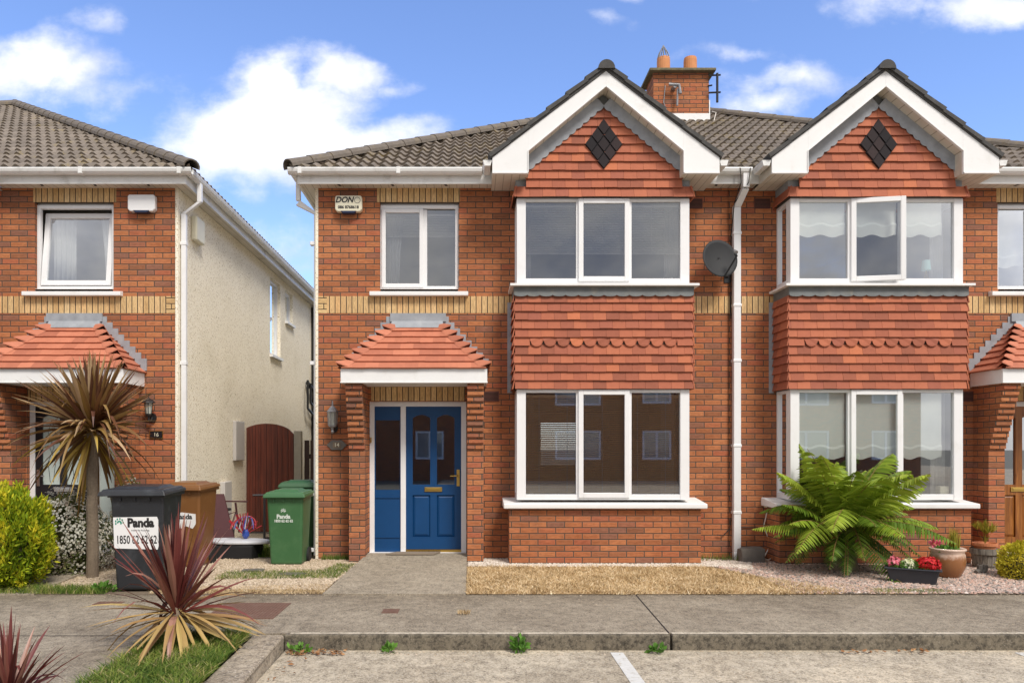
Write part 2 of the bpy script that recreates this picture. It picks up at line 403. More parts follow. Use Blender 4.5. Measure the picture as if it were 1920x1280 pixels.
M['brass'] = plain('brass', (.62, .42, .12), .28, .1, 10, metal=1)
M['chrome'] = plain('brushed_metal', (.60, .60, .60), .3, .1, 10, metal=1)
M['streetpane'] = plain('pale_glossy_glass', (.30, .30, .29), .04, .2, 2, spec=1.)  # even pale grey base under a sharp gloss
M['blackmetal'] = plain('black_metal', (.018, .018, .02), .45, .2, 10)
M['greymetal'] = plain('aged_grey_metal', (.28, .28, .29), .5, .35, 30, metal=.3, dirt=(.55, .55, .54), dirt_amt=.5, dscale=30)
M['bulb'] = plain('clouded_glass', (.42, .43, .38), .15, .3, 20)
M['dish'] = plain('dark_dish', (.014, .015, .017), .7, .12, 6)
M['blackbin'] = plain('black_bin_plastic', (.022, .024, .028), .42, .2, 5, .1, 60, dirt=(.09, .10, .11), dirt_amt=.5, dscale=6)
M['brownbin'] = plain('brown_bin_plastic', (.20, .085, .024), .45, .12, 5, .1, 60, dirt=(.36, .2, .09), dirt_amt=.4, dscale=6)
M['greenbin'] = plain('green_bin_plastic', (.045, .135, .050), .45, .1, 5, .1, 60, dirt=(.10, .20, .09), dirt_amt=.4, dscale=5)
M['darkgreenbin'] = plain('dark_green_bin_plastic', (.028, .095, .035), .45, .1, 5, .1, 60)
M['rubber'] = plain('rubber', (.015, .015, .016), .8, .2)
M['label'] = plain('paper_label', (.82, .82, .81), .6, .03, 8)
M['ink'] = plain('black_ink', (.02, .018, .018), .6, .05)
M['greenink'] = plain('green_ink', (.02, .26, .17), .6, .05)
M['whiteink'] = plain('white_ink', (.66, .72, .66), .6, .05)
M['cream'] = plain('cream_plastic', (.72, .68, .52), .4, .06, 10)
M['offwhite'] = plain('white_plastic', (.78, .78, .78), .35, .04, 10)
M['navy'] = plain('navy_plastic', (.01, .02, .06), .3, .05)
M['vent'] = plain('terracotta_vent', (.14, .052, .038), .8, .2, 20)
M['ventdark'] = plain('vent_slot', (.02, .014, .012), .9, .1)
M['terracotta'] = plain('terracotta', (.56, .20, .085), .75, .2, 12, .2, 60, dirt=(.66, .40, .25), dirt_amt=.5, dscale=6)
M['chimneypot'] = plain('chimney_pot_clay', (.60, .25, .10), .8, .18, 9, .2, 60)
M['capstone'] = plain('mossy_cap_concrete', (.15, .13, .08), .95, .5, 14, .6, 60, dirt=(.30, .24, .08), dirt_amt=.6, dscale=14)
M['slab'] = plain('capping_board', (.80, .79, .76), .5, .05)
M['mat'] = plain('door_mat', (.24, .19, .14), .95, .3, 120, .8, 200)
M['rust'] = plain('rusty_cover', (.16, .085, .060), .8, .4, 40, .6, 90, dirt=(.26, .20, .15), dirt_amt=.5, dscale=12)
M['slate'] = plain('slate_stone', (.14, .125, .11), .85, .4, 9, .8, 30, dirt=(.26, .23, .18), dirt_amt=.5)
M['venetian'] = plain('wooden_slat', (.80, .54, .30), .5, .1, 6)
M['venetianw'] = plain('pale_slat', (.66, .64, .60), .5, .05, 6)
M['fabric'] = plain('roman_blind_fabric', (.80, .82, .76), .9, .05, 12)
M['curtain'] = plain('net_curtain', (.78, .78, .76), .9, .06, 6)
M['curtainp'] = plain('patterned_curtain', (.62, .50, .52), .9, .3, 14)
M['shade'] = plain('mint_lampshade', (.42, .70, .68), .8, .05)
M['downpipe'] = plain('black_pipe', (.014, .014, .015), .5, .2)
M['boxgrey'] = plain('meter_box', (.52, .49, .46), .6, .08, 5, dirt=(.40, .36, .30), dirt_amt=.4)
M['postc'] = plain('concrete_post', (.36, .34, .29), .9, .2, 14, .5, 60)
M['fencedark'] = plain('dark_fence_timber', (.075, .050, .042), .85, .3, 20, .4, 60)
M['cable'] = plain('cable_white', (.70, .66, .60), .6, .05)
M['cableb'] = plain('cable_black', (.015, .015, .015), .6, .05)
# plants
M['cordy_red'] = rndmat('burgundy_leaf', [(0, (.07, .014, .014)), (.45, (.16, .036, .030)), (.75, (.25, .080, .060)), (1, (.38, .20, .14))], .42, .2, 6, .5, .12)
M['cordy_low'] = rndmat('tan_leaf', [(0, (.30, .16, .07)), (.5, (.42, .27, .10)), (1, (.52, .38, .14))], .5, .2, 6, .4, .12)
M['cordy_brown'] = rndmat('bronze_leaf', [(0, (.08, .028, .018)), (.35, (.18, .078, .034)), (.65, (.27, .165, .045)), (1, (.52, .36, .21))], .42, .2, 6, .5, .12)
M['cordy_yel'] = rndmat('yellowing_leaf', [(0, (.12, .05, .02)), (.35, (.24, .14, .04)), (.7, (.48, .34, .06)), (.85, (.56, .38, .06)), (1, (.40, .33, .18))], .5, .2, 6, .4, .12)
M['conifer'] = rndmat('lime_conifer', [(0, (.07, .14, .008)), (.4, (.23, .33, .014)), (.75, (.46, .49, .02)), (1, (.72, .62, .035))], .7, .2, 4, .25, .3)
M['goldshrub'] = rndmat('golden_leaf', [(0, (.36, .34, .02)), (.5, (.60, .52, .04)), (1, (.76, .66, .10))], .7, .2, 4, .25, .25)
M['shrubleaf'] = rndmat('dull_green_leaf', [(0, (.045, .065, .015)), (.6, (.12, .15, .04)), (1, (.26, .26, .10))], .6, .2, 6, .3, .2)
M['petal'] = rndmat('white_petal', [(0, (.70, .58, .48)), (.3, (.84, .82, .70)), (1, (.92, .91, .84))], .7, .08, 8, .3, .45)
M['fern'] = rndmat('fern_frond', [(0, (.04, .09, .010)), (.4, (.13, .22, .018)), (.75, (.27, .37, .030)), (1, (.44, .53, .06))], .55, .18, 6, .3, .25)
M['fernstem'] = plain('fern_stem', (.22, .13, .04), .8, .3, 20)
M['bark'] = plain('palm_bark', (.20, .155, .11), .95, .45, 40, .9, 60)
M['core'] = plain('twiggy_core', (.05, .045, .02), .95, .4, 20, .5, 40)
M['red_petal'] = rndmat('red_petal', [(0, (.42, .01, .015)), (.6, (.62, .02, .02)), (1, (.70, .04, .06))], .6, .1, 8, .3, .2)
M['pink_petal'] = rndmat('pink_petal', [(0, (.72, .10, .16)), (1, (.84, .30, .36))], .6, .1, 8, .3, .2)
M['cream_petal'] = rndmat('cream_petal', [(0, (.74, .76, .40)), (1, (.88, .87, .70))], .6, .1, 8, .3, .2)
M['weed'] = rndmat('weed_leaf', [(0, (.06, .15, .02)), (1, (.16, .34, .05))], .6, .2, 6, .3, .25)
M['deadleaf'] = rndmat('fallen_leaf', [(0, (.20, .08, .03)), (1, (.46, .26, .12))], .8, .2, 8, .2)
M['reed'] = rndmat('reed_stalk', [(0, (.16, .18, .02)), (.6, (.34, .32, .04)), (1, (.56, .36, .06))], .6, .2, 6, .3, .2)
m, g, b = newmat('glazed_pot'); p = g.pos(); z_ = g.xyz(p)[2]
f = g.step(g.math('ADD', z_, g.math('MULTIPLY', g.noise(p, 16, 4), .13)), .29, .37)
g.put(b.inputs['Base Color'], g.mix(f, (.27, .115, .045), (.62, .46, .36))); b.inputs['Roughness'].default_value = .25; M['glaze'] = m
m, g, b = newmat('weathered_tub_wood'); p = g.pos()
g.put(b.inputs['Base Color'], g.ramp(g.noise(g.vmath('MULTIPLY', p, (60, 60, 6)), 1, 5, .6), [(.3, (.07, .06, .05)), (.7, (.32, .28, .23))])); b.inputs['Roughness'].default_value = .9; M['tub'] = m
M['planter'] = plain('grey_planter_plastic', (.030, .034, .042), .4, .1, 5)
M['redtoy'] = plain('red_toy', (.38, .02, .03), .45, .1)
M['bluetoy'] = plain('blue_toy', (.03, .07, .32), .45, .1)
M['maroon'] = plain('maroon_panel', (.07, .018, .022), .6, .2)
M['board'] = plain('white_foam_board', (.66, .68, .72), .4, .06, 8)

# ------------------------------------------------------------------ ground, road, footpath
def sheet(name, poly, z, mat, kind='structure'):
    mb = MB(); mb.add([(x, y, z) for x, y in poly], [list(range(len(poly)))]); o = mb.build(name, mat, recalc=False); o['kind'] = kind; return o
sheet('ground', [(-400, -400), (400, -400), (400, 400), (-400, 400)], -.16, M['greyground'])
sheet('road', [(-1.49, -60), (40, -60), (40, -3.99), (-1.49, -3.99)], -.12, M['road'])
mb = MB()
mb.prism([(-40, -14), (-2.42, -14), (-2.46, -4.06), (-1.75, -3.99), (-1.75, -3.93), (40, -3.93), (40, -2.35), (-40, -2.35)], -.2, 0, 'z')
mb.build('footpath', M['pave'], kind='structure')
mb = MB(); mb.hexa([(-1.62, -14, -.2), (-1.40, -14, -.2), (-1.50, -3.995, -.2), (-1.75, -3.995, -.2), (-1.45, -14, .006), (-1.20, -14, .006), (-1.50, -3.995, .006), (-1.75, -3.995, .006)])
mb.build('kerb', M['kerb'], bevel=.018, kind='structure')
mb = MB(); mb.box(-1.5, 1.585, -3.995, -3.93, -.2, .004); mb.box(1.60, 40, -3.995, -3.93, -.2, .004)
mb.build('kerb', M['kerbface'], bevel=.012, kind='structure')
# worn pale arris along the kerb
mb = MB(); mb.box(-1.46, 1.575, -3.975, -3.925, .0055, .0075); mb.box(1.605, 40, -3.975, -3.925, .0055, .0075)
mb.build('kerb_edge', M['arris'], kind='structure')
# bed of the near planter
sheet('soil', [(-2.42, -14), (-1.60, -14), (-1.75, -4.0), (-2.45, -4.0)], .004, M['turf'])
# front gardens
sheet('garden_ground', [(-40, -2.36), (40, -2.36), (40, .3), (-40, .3)], .003, M['soil'])
sheet('lawn', [(-.06, -2.35), (3.75, -2.35), (3.2, -1.2), (2.9, -.62), (-.06, -.62)], .008, M['straw'])
sheet('gravel_bed', [(3.75, -2.35), (12, -2.35), (12, -.01), (3.0, -.01), (2.9, -.62), (3.2, -1.2)], .008, M['gravelbase'])
sheet('gravel_strip', [(-.06, -.62), (2.9, -.62), (3.0, -.01), (-.06, -.01)], .010, M['gravelbase'])
sheet('gravel_bed', [(-5.2, -2.1), (-1.52, -2.1), (-1.52, -.01), (-5.2, -.01)], .008, M['gravelbase'])
sheet('side_passage', [(-3.91, .0), (-2.08, .0), (-2.08, 11), (-3.91, 11)], .006, M['path'])
mb = MB(); mb.hexa([(-1.52, -2.36, -.1), (-.065, -2.36, -.1), (-.065, .1, -.1), (-1.36, .1, -.1), (-1.52, -2.36, .012), (-.065, -2.36, .012), (-.065, .1, .10), (-1.375, .1, .10)])
mb.build('path', M['path'], kind='structure')
mb = MB(); mb.hexa([(-5.93, -2.36, -.1), (-4.45, -2.36, -.1), (-4.6, .1, -.1), (-5.93, .1, -.1), (-5.93, -2.36, .012), (-4.45, -2.36, .012), (-4.6, .1, .10), (-5.93, .1, .10)])
mb.build('path', M['path'], kind='structure')
mb = MB(); mb.hexa([(6.87, -2.36, -.1), (8.33, -2.36, -.1), (8.17, .1, -.1), (6.87, .1, -.1), (6.87, -2.36, .012), (8.33, -2.36, .012), (8.17, .1, .10), (6.87, .1, .10)])
mb.build('path', M['path'], kind='structure')
# expansion joint and bay lines
mb = MB(); mb.hexa([(1.66, -2.36, .0005), (1.672, -2.36, .0005), (1.597, -3.93, .0005), (1.585, -3.93, .0005), (1.66, -2.36, .0025), (1.672, -2.36, .0025), (1.597, -3.93, .0025), (1.585, -3.93, .0025)])
mb.hexa([(-9, -4.02, .0005), (-2.6, -4.02, .0005), (-2.6, -4.008, .0005), (-9, -4.008, .0005), (-9, -4.02, .0022), (-2.6, -4.02, .0022), (-2.6, -4.008, .0022), (-9, -4.008, .0022)])
mb.build('footpath_joint', M['ventdark'], kind='structure')
mb = MB()
for x0 in (1.09, 4.28):
    mb.box(x0, x0+.10, -8.6, -4.07, -.119, -.116)
mb.build('road_marking', M['linepaint'], kind='structure')

# ------------------------------------------------------------------ tiles on a slope
def slope_tiles(mb, O, e, n, tan, rows, g_, xl, xr, tw, sub, amp, lift, hs=0., wavelen=.15):
    O = Vector(O); e = Vector(e); n = Vector(n); z = Vector((0, 0, 1))
    c = 1/math.sqrt(1+tan*tan); s_ = tan*c; up = n*c+z*s_; nor = z*c-n*s_
    def wv(a):
        if not amp: return 0
        q = (a/wavelen) % 1.0
        return amp*(.5+.5*math.cos(2*math.pi*q))**1.2
    for i in range(rows):
        s0, s1 = i*g_, (i+1)*g_+.012
        a0, b0, a1, b1 = xl(s0), xr(s0), xl(s1), xr(s1)
        if b0-a0 < .05: break
        if b1 < a1: a1 = b1 = (a1+b1)/2
        shift = (i % 2)*.5*tw*hs
        k0 = math.floor((a0+shift)/tw); k = k0
        while k*tw-shift < b0:
            rr = random.random(); dl = random.uniform(-.003, .003) if not amp else random.uniform(-.002, .002)
            for j in range(sub):
                p, q = (k+j/sub)*tw-shift, (k+(j+1)/sub)*tw-shift
                if q <= a0 or p >= b0: continue
                p = max(p, a0); q = min(q, b0)
                P = []
                for a in (p, q):
                    lo = O+e*a+up*(s0-dl)+nor*(wv(a)+lift)
                    bo = O+e*a+up*(s0-dl+.004)+nor*(wv(a)*.8-.004)
                    a2 = min(max(a, a1), b1)
                    hi = O+e*a2+up*s1+nor*(wv(a2))
                    P += [lo, hi, bo]
                mb.add([P[0], P[3], P[4], P[1], P[2], P[5]], [(0, 1, 2, 3), (4, 5, 1, 0)], rr)
            k += 1

def cap_line(mb, A, B, seg, r, taper=.012, n=8):
    A = Vector(A); B = Vector(B); L = (B-A).length; t = (B-A)/L
    side = t.cross(Vector((0, 0, 1))).normalized(); up = side.cross(t).normalized()
    k = int(L/seg)
    for i in range(k+1):
        p0 = A+t*(i*seg); p1 = A+t*min((i+1)*seg+.03, L)
        if (p1-p0).length < .02: break
        rr = random.random(); vs = []
        for p, q in ((p0, r+taper), (p1, r)):
            for j in range(n+1):
                a = math.pi*j/n-.15+.3*j/n
                vs.append(p+side*math.cos(a)*q+up*(math.sin(a)*q*.9))
            for j in range(n, -1, -1):
                a = math.pi*j/n-.15+.3*j/n
                vs.append(p+side*math.cos(a)*(q-.018)+up*(math.sin(a)*(q-.018)*.9))
        m_ = 2*(n+1)
        fs = [(j, (j+1) % m_, m_+(j+1) % m_, m_+j) for j in range(m_)] + [list(range(m_))[::-1], list(range(m_, 2*m_))]
        mb.add(vs, fs, rr)

def wall_holes(mb, u0, u1, v0, v1, holes, fn, depth):
    us = sorted({u0, u1} | {h[0] for h in holes} | {h[1] for h in holes})
    vs = sorted({v0, v1} | {h[2] for h in holes} | {h[3] for h in holes})
    for i in range(len(us)-1):
        for j in range(len(vs)-1):
            a, b, c, d_ = us[i], us[i+1], vs[j], vs[j+1]
            cu, cv = (a+b)/2, (c+d_)/2
            if any(h[0] < cu < h[1] and h[2] < cv < h[3] for h in holes): continue
            mb.add([fn(a, c, 0), fn(b, c, 0), fn(b, d_, 0), fn(a, d_, 0)], [(0, 1, 2, 3)])
    for a, b, c, d_ in [h[:4] for h in holes]:
        for p, q in (((a, c), (b, c)), ((b, c), (b, d_)), ((b, d_), (a, d_)), ((a, d_), (a, c))):
            mb.add([fn(*p, 0), fn(*q, 0), fn(*q, depth), fn(*p, depth)], [(0, 1, 2, 3)])

def text(body, size, loc, mat, parent, name='lettering', bold=0., shear=0., sx=1., spacing=1., local=False):
    cu = bpy.data.curves.new('t', 'FONT'); cu.body = body; cu.size = size; cu.align_x = 'CENTER'; cu.align_y = 'CENTER'
    cu.offset = bold; cu.shear = shear; cu.extrude = .0006; cu.space_character = spacing; cu.resolution_u = 3
    ob = bpy.data.objects.new('t', cu); scene.collection.objects.link(ob)
    dg = bpy.context.evaluated_depsgraph_get(); me = bpy.data.meshes.new_from_object(ob.evaluated_get(dg))
    bpy.data.objects.remove(ob)
    mt = Matrix.Translation(Vector(loc)-off_of(parent)) @ Matrix.Rotation(R(90), 4, 'X') @ Matrix.Diagonal((sx, 1, 1, 1))
    me.transform(mt); me.materials.clear(); me.materials.append(mat)
    o = bpy.data.objects.new(name, me); scene.collection.objects.link(o); o.parent = parent; return o

def pane(x0, x1, z0, z1, y, parent, mat=None, name='pane'):
    mb = MB(); mb.add([(x0, y, z0), (x1, y, z0), (x1, y, z1), (x0, y, z1)], [(0, 1, 2, 3)])
    return mb.build(name, mat or M['glass'], parent, recalc=False)

# ------------------------------------------------------------------ house
GC = 1.667      # gable centre
def bay_tiles(parent, z0, z1, rows, xa, xb, yf, y_back, scallop=None, sides=True, flare=.0, clip=None, name='tile_hanging'):
    mb = MB(); g_ = (z1-z0)/rows; tw = .165
    def tile(fn, a, b, zb, zt, r, rnd_=False, dl=0):
        # fn(u, out, z): out = distance in front of the wall plane
        o0, o1 = .036+dl, .008
        if rnd_:
            n = 8; pts = [(a, zt)] + [(a, zb+(b-a)*.42)] + [((a+b)/2-(b-a)*.46*math.cos(math.pi*k/n), zb+(b-a)*.42*(1-math.sin(math.pi*k/n))) for k in range(n+1)] + [(b, zb+(b-a)*.42), (b, zt)]
            vs = [fn(p, o0 if q < zt-.01 else o1, q) for p, q in pts] + [fn(p, (o0 if q < zt-.01 else o1)-.013, q) for p, q in pts]
            m_ = len(pts)
            mb.add(vs, [list(range(m_)), list(range(m_, 2*m_))[::-1]] + [(i, (i+1) % m_, m_+(i+1) % m_, m_+i) for i in range(m_)], r)
        else:
            mb.hexa([fn(a, o0, zb), fn(b, o0, zb), fn(b, o0-.014, zb), fn(a, o0-.014, zb), fn(a, o1, zt), fn(b, o1, zt), fn(b, o1-.012, zt), fn(a, o1-.012, zt)], r)
    front = lambda u_, o_, z_: (u_, yf-o_, z_)
    for i in range(rows):
        zb = z0+i*g_; zt = zb+g_+.02; sh = .5*tw*(i % 2)
        fl = max(0, flare*(1-i))
        if scallop is not None and i == scallop:
            a, b = xa+.19, xb-.19; n = round((b-a)/.165); st = (b-a)/n
            tile(front, xa-.012, a-.002, zb, zt, random.random()); tile(front, b+.002, xb+.012, zb, zt, random.random())
            for k in range(n):
                tile(front, a+k*st+.001, a+(k+1)*st-.001, zb-.012, zt, random.random(), True)
        else:
            k = -1
            while xa+k*tw+sh < xb:
                a, b = xa+k*tw+sh+.0012, xa+(k+1)*tw+sh-.0012
                k += 1
                a = max(a, xa-.012-fl); b = min(b, xb+.012+fl)
                if b-a < .02: continue
                if clip:
                    zm = zb+g_*.5
                    lo, hi = clip(zm)
                    if b < lo or a > hi: continue
                    a = max(a, lo); b = min(b, hi)
                    if b-a < .01: continue
                tile(front, a, b, zb+random.uniform(-.0025, .0025), zt, random.random(), dl=fl+random.uniform(-.002, .002))
        if sides and not clip:
            for sg, X in ((-1, xa), (1, xb)):
                fn = lambda u_, o_, z_, sg=sg, X=X: (X+sg*o_, u_, z_)
                ys = [yf-.028-fl, yf+.14+.08*(i % 2), yf+.31+.08*(i % 2), y_back]
                for a, b in zip(ys[:-1], ys[1:]):
                    b = min(b, y_back)
                    if b-a > .02: tile(fn, a+.001, b-.001, zb, zt, random.random(), dl=fl)
    return mb.build(name, M['clay'], parent)

def roof_faces(kind, root):
    t = .593; x0 = -2.353; y0 = -.27; W = 11.518; z0 = 5.085
    c = 1/math.sqrt(1+t*t)
    mb = MB()
    slope_tiles(mb, (x0, y0, z0), (1, 0, 0), (0, 1, 0), t, 23, .30, lambda s: s*c, (lambda s: W-s*c) if kind == 'left' else (lambda s: W/2), .30, 12, .044, .032)
    # side and rear slopes: plain coursing
    slope_tiles(mb, (x0, y0+W, z0), (0, -1, 0), (1, 0, 0), t, 23, .30, lambda s: s*c, lambda s: W-s*c, .30, 4, .03, .022)
    mb.add([(x0, y0+W, z0), (x0+W/2, y0+W, z0), (x0+W/2, y0+W/2, z0+t*W/2)], [(0, 1, 2)])
    # under-felt so that no light enters
    mb.add([(x0+.05, y0+.05, z0-.03), (x0+W/2, y0+.05, z0-.03), (x0+W/2, y0+W/2, z0-.06+t*W/2)], [(0, 1, 2)])
    rf = mb.build('roof', M['roof'], root, recalc=False)
    mb = MB(); cap_line(mb, (x0-.02, y0-.02, z0+.03), (x0+W/2, y0+W/2, z0+.05+t*W/2), .34, .10)
    mb.build('hip_tiles', M['ridge'], rf, smooth=False)
    if kind == 'left':
        mb = MB(); cap_line(mb, (x0+W, y0-.02, z0+.03), (x0+W/2, y0+W/2, z0+.05+t*W/2), .34, .10); mb.build('hip_tiles', M['ridge'], rf)
    return rf

def gable(root):
    # roof slab, stepped verge, ridge roll
    mb = MB()
    mb.prism([(GC-1.437, 5.085), (GC-1.437, 5.125), (GC, 6.262), (GC+1.437, 5.125), (GC+1.437, 5.085), (GC, 6.180)], -.66, 1.9, 'y')
    tn = (6.262-5.125)/1.437; L = math.hypot(1.437, 1.137); cx, sz = 1.437/L, 1.137/L
    n = 6; gg = L/n
    for sg in (-1, 1):
        for i in range(n):
            s0, s1 = i*gg-.015, (i+1)*gg-.004
            def pt(s, h): return (GC+sg*(1.437-s*cx) + sg*h*sz, 5.125+s*sz+h*cx)
            a, b, c_, d_ = pt(s0, .030), pt(s1, .006), pt(s1, -.035), pt(s0, -.022)
            mb.prism([a, b, c_, d_], -.672-.002*i, 1.85, 'y')
    gr = mb.build('gable_roof', M['verge'], root)
    mb = MB()
    y = -.70
    while y < 1.8:
        n = 10; vs = []
        for yy_, q in ((y, .105), (y+.36, .095)):
            for j in range(n+1): a = math.pi*j/n; vs.append((GC+q*math.cos(a), yy_, 6.185+q*math.sin(a)*1.05))
        m_ = n+1
        mb.add(vs, [(j, j+1, m_+j+1, m_+j) for j in range(n)] + [list(range(m_))[::-1], list(range(m_, 2*m_))])
        y += .34
    mb.build('ridge_tiles', M['verge'], gr)
    # bargeboard with boxed ends
    mb = MB(); xi, xo = .962, 1.414
    P = [(GC-xo, 4.90), (GC-xo, 5.10), (GC, 6.177), (GC+xo, 5.10), (GC+xo, 4.90), (GC+xi, 4.90), (GC+xi, 5.18), (GC, 5.978), (GC-xi, 5.18), (GC-xi, 4.90)]
    # split into convex pieces that butt
    for sg in (-1, 1):
        mb.prism([(GC+sg*xo, 4.90), (GC+sg*xo, 5.10), (GC+sg*xi, 5.10+(xo-xi)*.762), (GC+sg*xi, 4.90)], -.645, -.62, 'y')
        mb.prism([(GC+sg*xi, 5.18), (GC+sg*xi, 5.10+(xo-xi)*.762), (GC, 6.177), (GC, 5.978)], -.645, -.62, 'y')
        # raised inner bead
        mb.prism([(GC+sg*(xi+.012), 4.90), (GC+sg*(xi), 4.90), (GC+sg*xi, 5.18), (GC+sg*(xi+.012), 5.185)], -.657, -.645, 'y')
        mb.prism([(GC+sg*(xi+.012), 5.185), (GC+sg*xi, 5.18), (GC, 5.978), (GC, 5.994)], -.657, -.645, 'y')
        mb.box(*(sorted((GC+sg*xi, GC+sg*xo))), -.657, -.645, 4.90, 4.915)
    bb = mb.build('bargeboard', M['paint'], root, bevel=.002, seg=1)
    mb = MB()
    for sg in (-1, 1):
        a, b = sorted((GC+sg*(xi+.0), GC+sg*xo))
        mb.box(a, b, -.62, -.0, 4.905, 4.915)
        mb.prism([(GC+sg*xi, 5.182), (GC+sg*xi, 5.20), (GC, 6.0), (GC, 5.98)], -.62, -.42, 'y')
        # inner cheek of the box end
        mb.box(*(sorted((GC+sg*xi, GC+sg*(xi+.012)))), -.62, -.46, 4.915, 5.19)
        # outer cheek
        mb.box(*(sorted((GC+sg*(xo-.012), GC+sg*xo))), -.62, -.22, 4.915, 5.10)
    mb.build('gable_soffit', M['soffit'], root)
    # short side gutters under the gable eaves
    for sg in (-1, 1):
        mb = MB(); a, b = sorted((GC+sg*(xo+.004), GC+sg*(xo+.115)))
        mb.prism([(a, 5.075), (a, 5.07), (a+.02, 5.005), (b-.02, 5.005), (b, 5.07), (b, 5.075)], -.63, -.30, 'y')
        mb.build('gutter', M['gutter'], root)

def alarm_box(root, x, z, w_, h_, mat, lettering=False):
    yy0 = 0
    mb = MB()
    mb.prism([(x-w_/2, z-h_/2+.03), (x-w_/2, z+h_/2-.02), (x-w_/2+.02, z+h_/2), (x+w_/2-.02, z+h_/2), (x+w_/2, z+h_/2-.02), (x+w_/2, z-h_/2+.03), (x+w_/2-.03, z-h_/2), (x-w_/2+.03, z-h_/2)], -.085, -.0, 'y')
    o = mb.build('alarm_box', mat, root, bevel=.012)
    mb = MB(); mb.prism([(x-w_*.3, z-h_/2+.012), (x+w_*.3, z-h_/2+.012), (x+w_*.22, z-h_/2-.022), (x-w_*.22, z-h_/2-.022)], -.092, -.01, 'y')
    mb.build('strobe_lens', M['navy'], o, bevel=.008)
    if lettering:
        wx = OX+MX*x
        text('DON', .105, (wx-.055, -.0862, z+.045), M['ink'], o, shear=.28, sx=.95, bold=.0034)
        mb = MB(); n = 24; vs = []
        for q in (.041, .035):
            for k in range(n): a = 2*math.pi*k/n; vs.append((x+.118+q*math.cos(a), -.0866, z+.042+q*math.sin(a)))
        mb.add(vs, [(k, (k+1) % n, n+(k+1) % n, n+k) for k in range(n)]); mb.build('emblem', M['ink'], o, recalc=False)
        text('086 8768618', .053, (wx+.0, -.0862, z-.05), M['ink'], o, bold=.0022, sx=.98)
    return o

def wall_lamp(root_thing_loc, label, mat, style):
    x, z = root_thing_loc
    t = lthing('wall_lantern', label, 'lamp', (x, 0, z))
    if style == 'grey':
        mb = MB(); mb.lathe([(.012, .165), (.010, .20), (.004, .235)], 0, -.13, 8)
        mb.lathe([(.078, .085), (.070, .105), (.034, .150), (.014, .168), (.004, .17)], 0, -.13, 8); mb.build('lamp_cap', mat, t)
        mb = MB(); mb.lathe([(.030, -.115), (.052, -.105), (.056, -.085), (.030, -.09)], 0, -.13, 8); mb.lathe([(.012, -.19), (.022, -.17), (.012, -.15), (.026, -.115), (.01, -.11)], 0, -.13, 10)
        for k in range(6):
            a = math.pi/3*k+.3; mb.tube([(math.cos(a)*.054, -.13+math.sin(a)*.054, -.09), (math.cos(a)*.066, -.13+math.sin(a)*.066, .09)], .006, 5)
        mb.build('lamp_frame', mat, t)
        mb = MB(); mb.lathe([(.048, -.088), (.060, .086)], 0, -.13, 6); mb.build('lamp_glass', M['bulb'], t)
        mb = MB(); mb.lathe([(.012, .0), (.012, .03)], 0, 0, 6); mb = MB(); mb.prism([(.05*math.cos(2*math.pi*k/16), -.12+.065*math.sin(2*math.pi*k/16)) for k in range(16)], -.025, 0, 'y')
        mb.tube([(0, -.02, -.12), (0, -.07, -.16), (0, -.12, -.15)], .012, 8); mb.build('bracket', M['blackmetal'], t)
    else:
        mb = MB(); mb.lathe([(.006, .10), (.006, .18)], 0, -.14, 8); mb.lathe([(.085, .06), (.08, .075), (.040, .108), (.012, .125)], 0, -.14, 12); mb.build('lamp_cap', mat, t)
        mb = MB()
        for k in range(5):
            a = 2*math.pi/5*k; mb.tube([(math.cos(a)*.036, -.14+math.sin(a)*.036, -.085), (math.cos(a)*.055, -.14+math.sin(a)*.055, .06)], .0045, 5)
        mb.lathe([(.01, -.125), (.03, -.11), (.038, -.085), (.01, -.08)], 0, -.14, 10); mb.build('lamp_frame', mat, t)
        mb = MB(); mb.lathe([(.032, -.082), (.050, .06)], 0, -.14, 10); mb.build('lamp_glass', M['bulb'], t)
        mb = MB(); mb.prism([(.05*math.cos(2*math.pi*k/16), -.13+.06*math.sin(2*math.pi*k/16)) for k in range(16)], -.03, 0, 'y')
        mb.tube([(0, -.03, -.13), (0, -.09, -.19), (0, -.14, -.165), (0, -.14, -.11)], .012, 8); mb.build('bracket', mat, t)
    return t

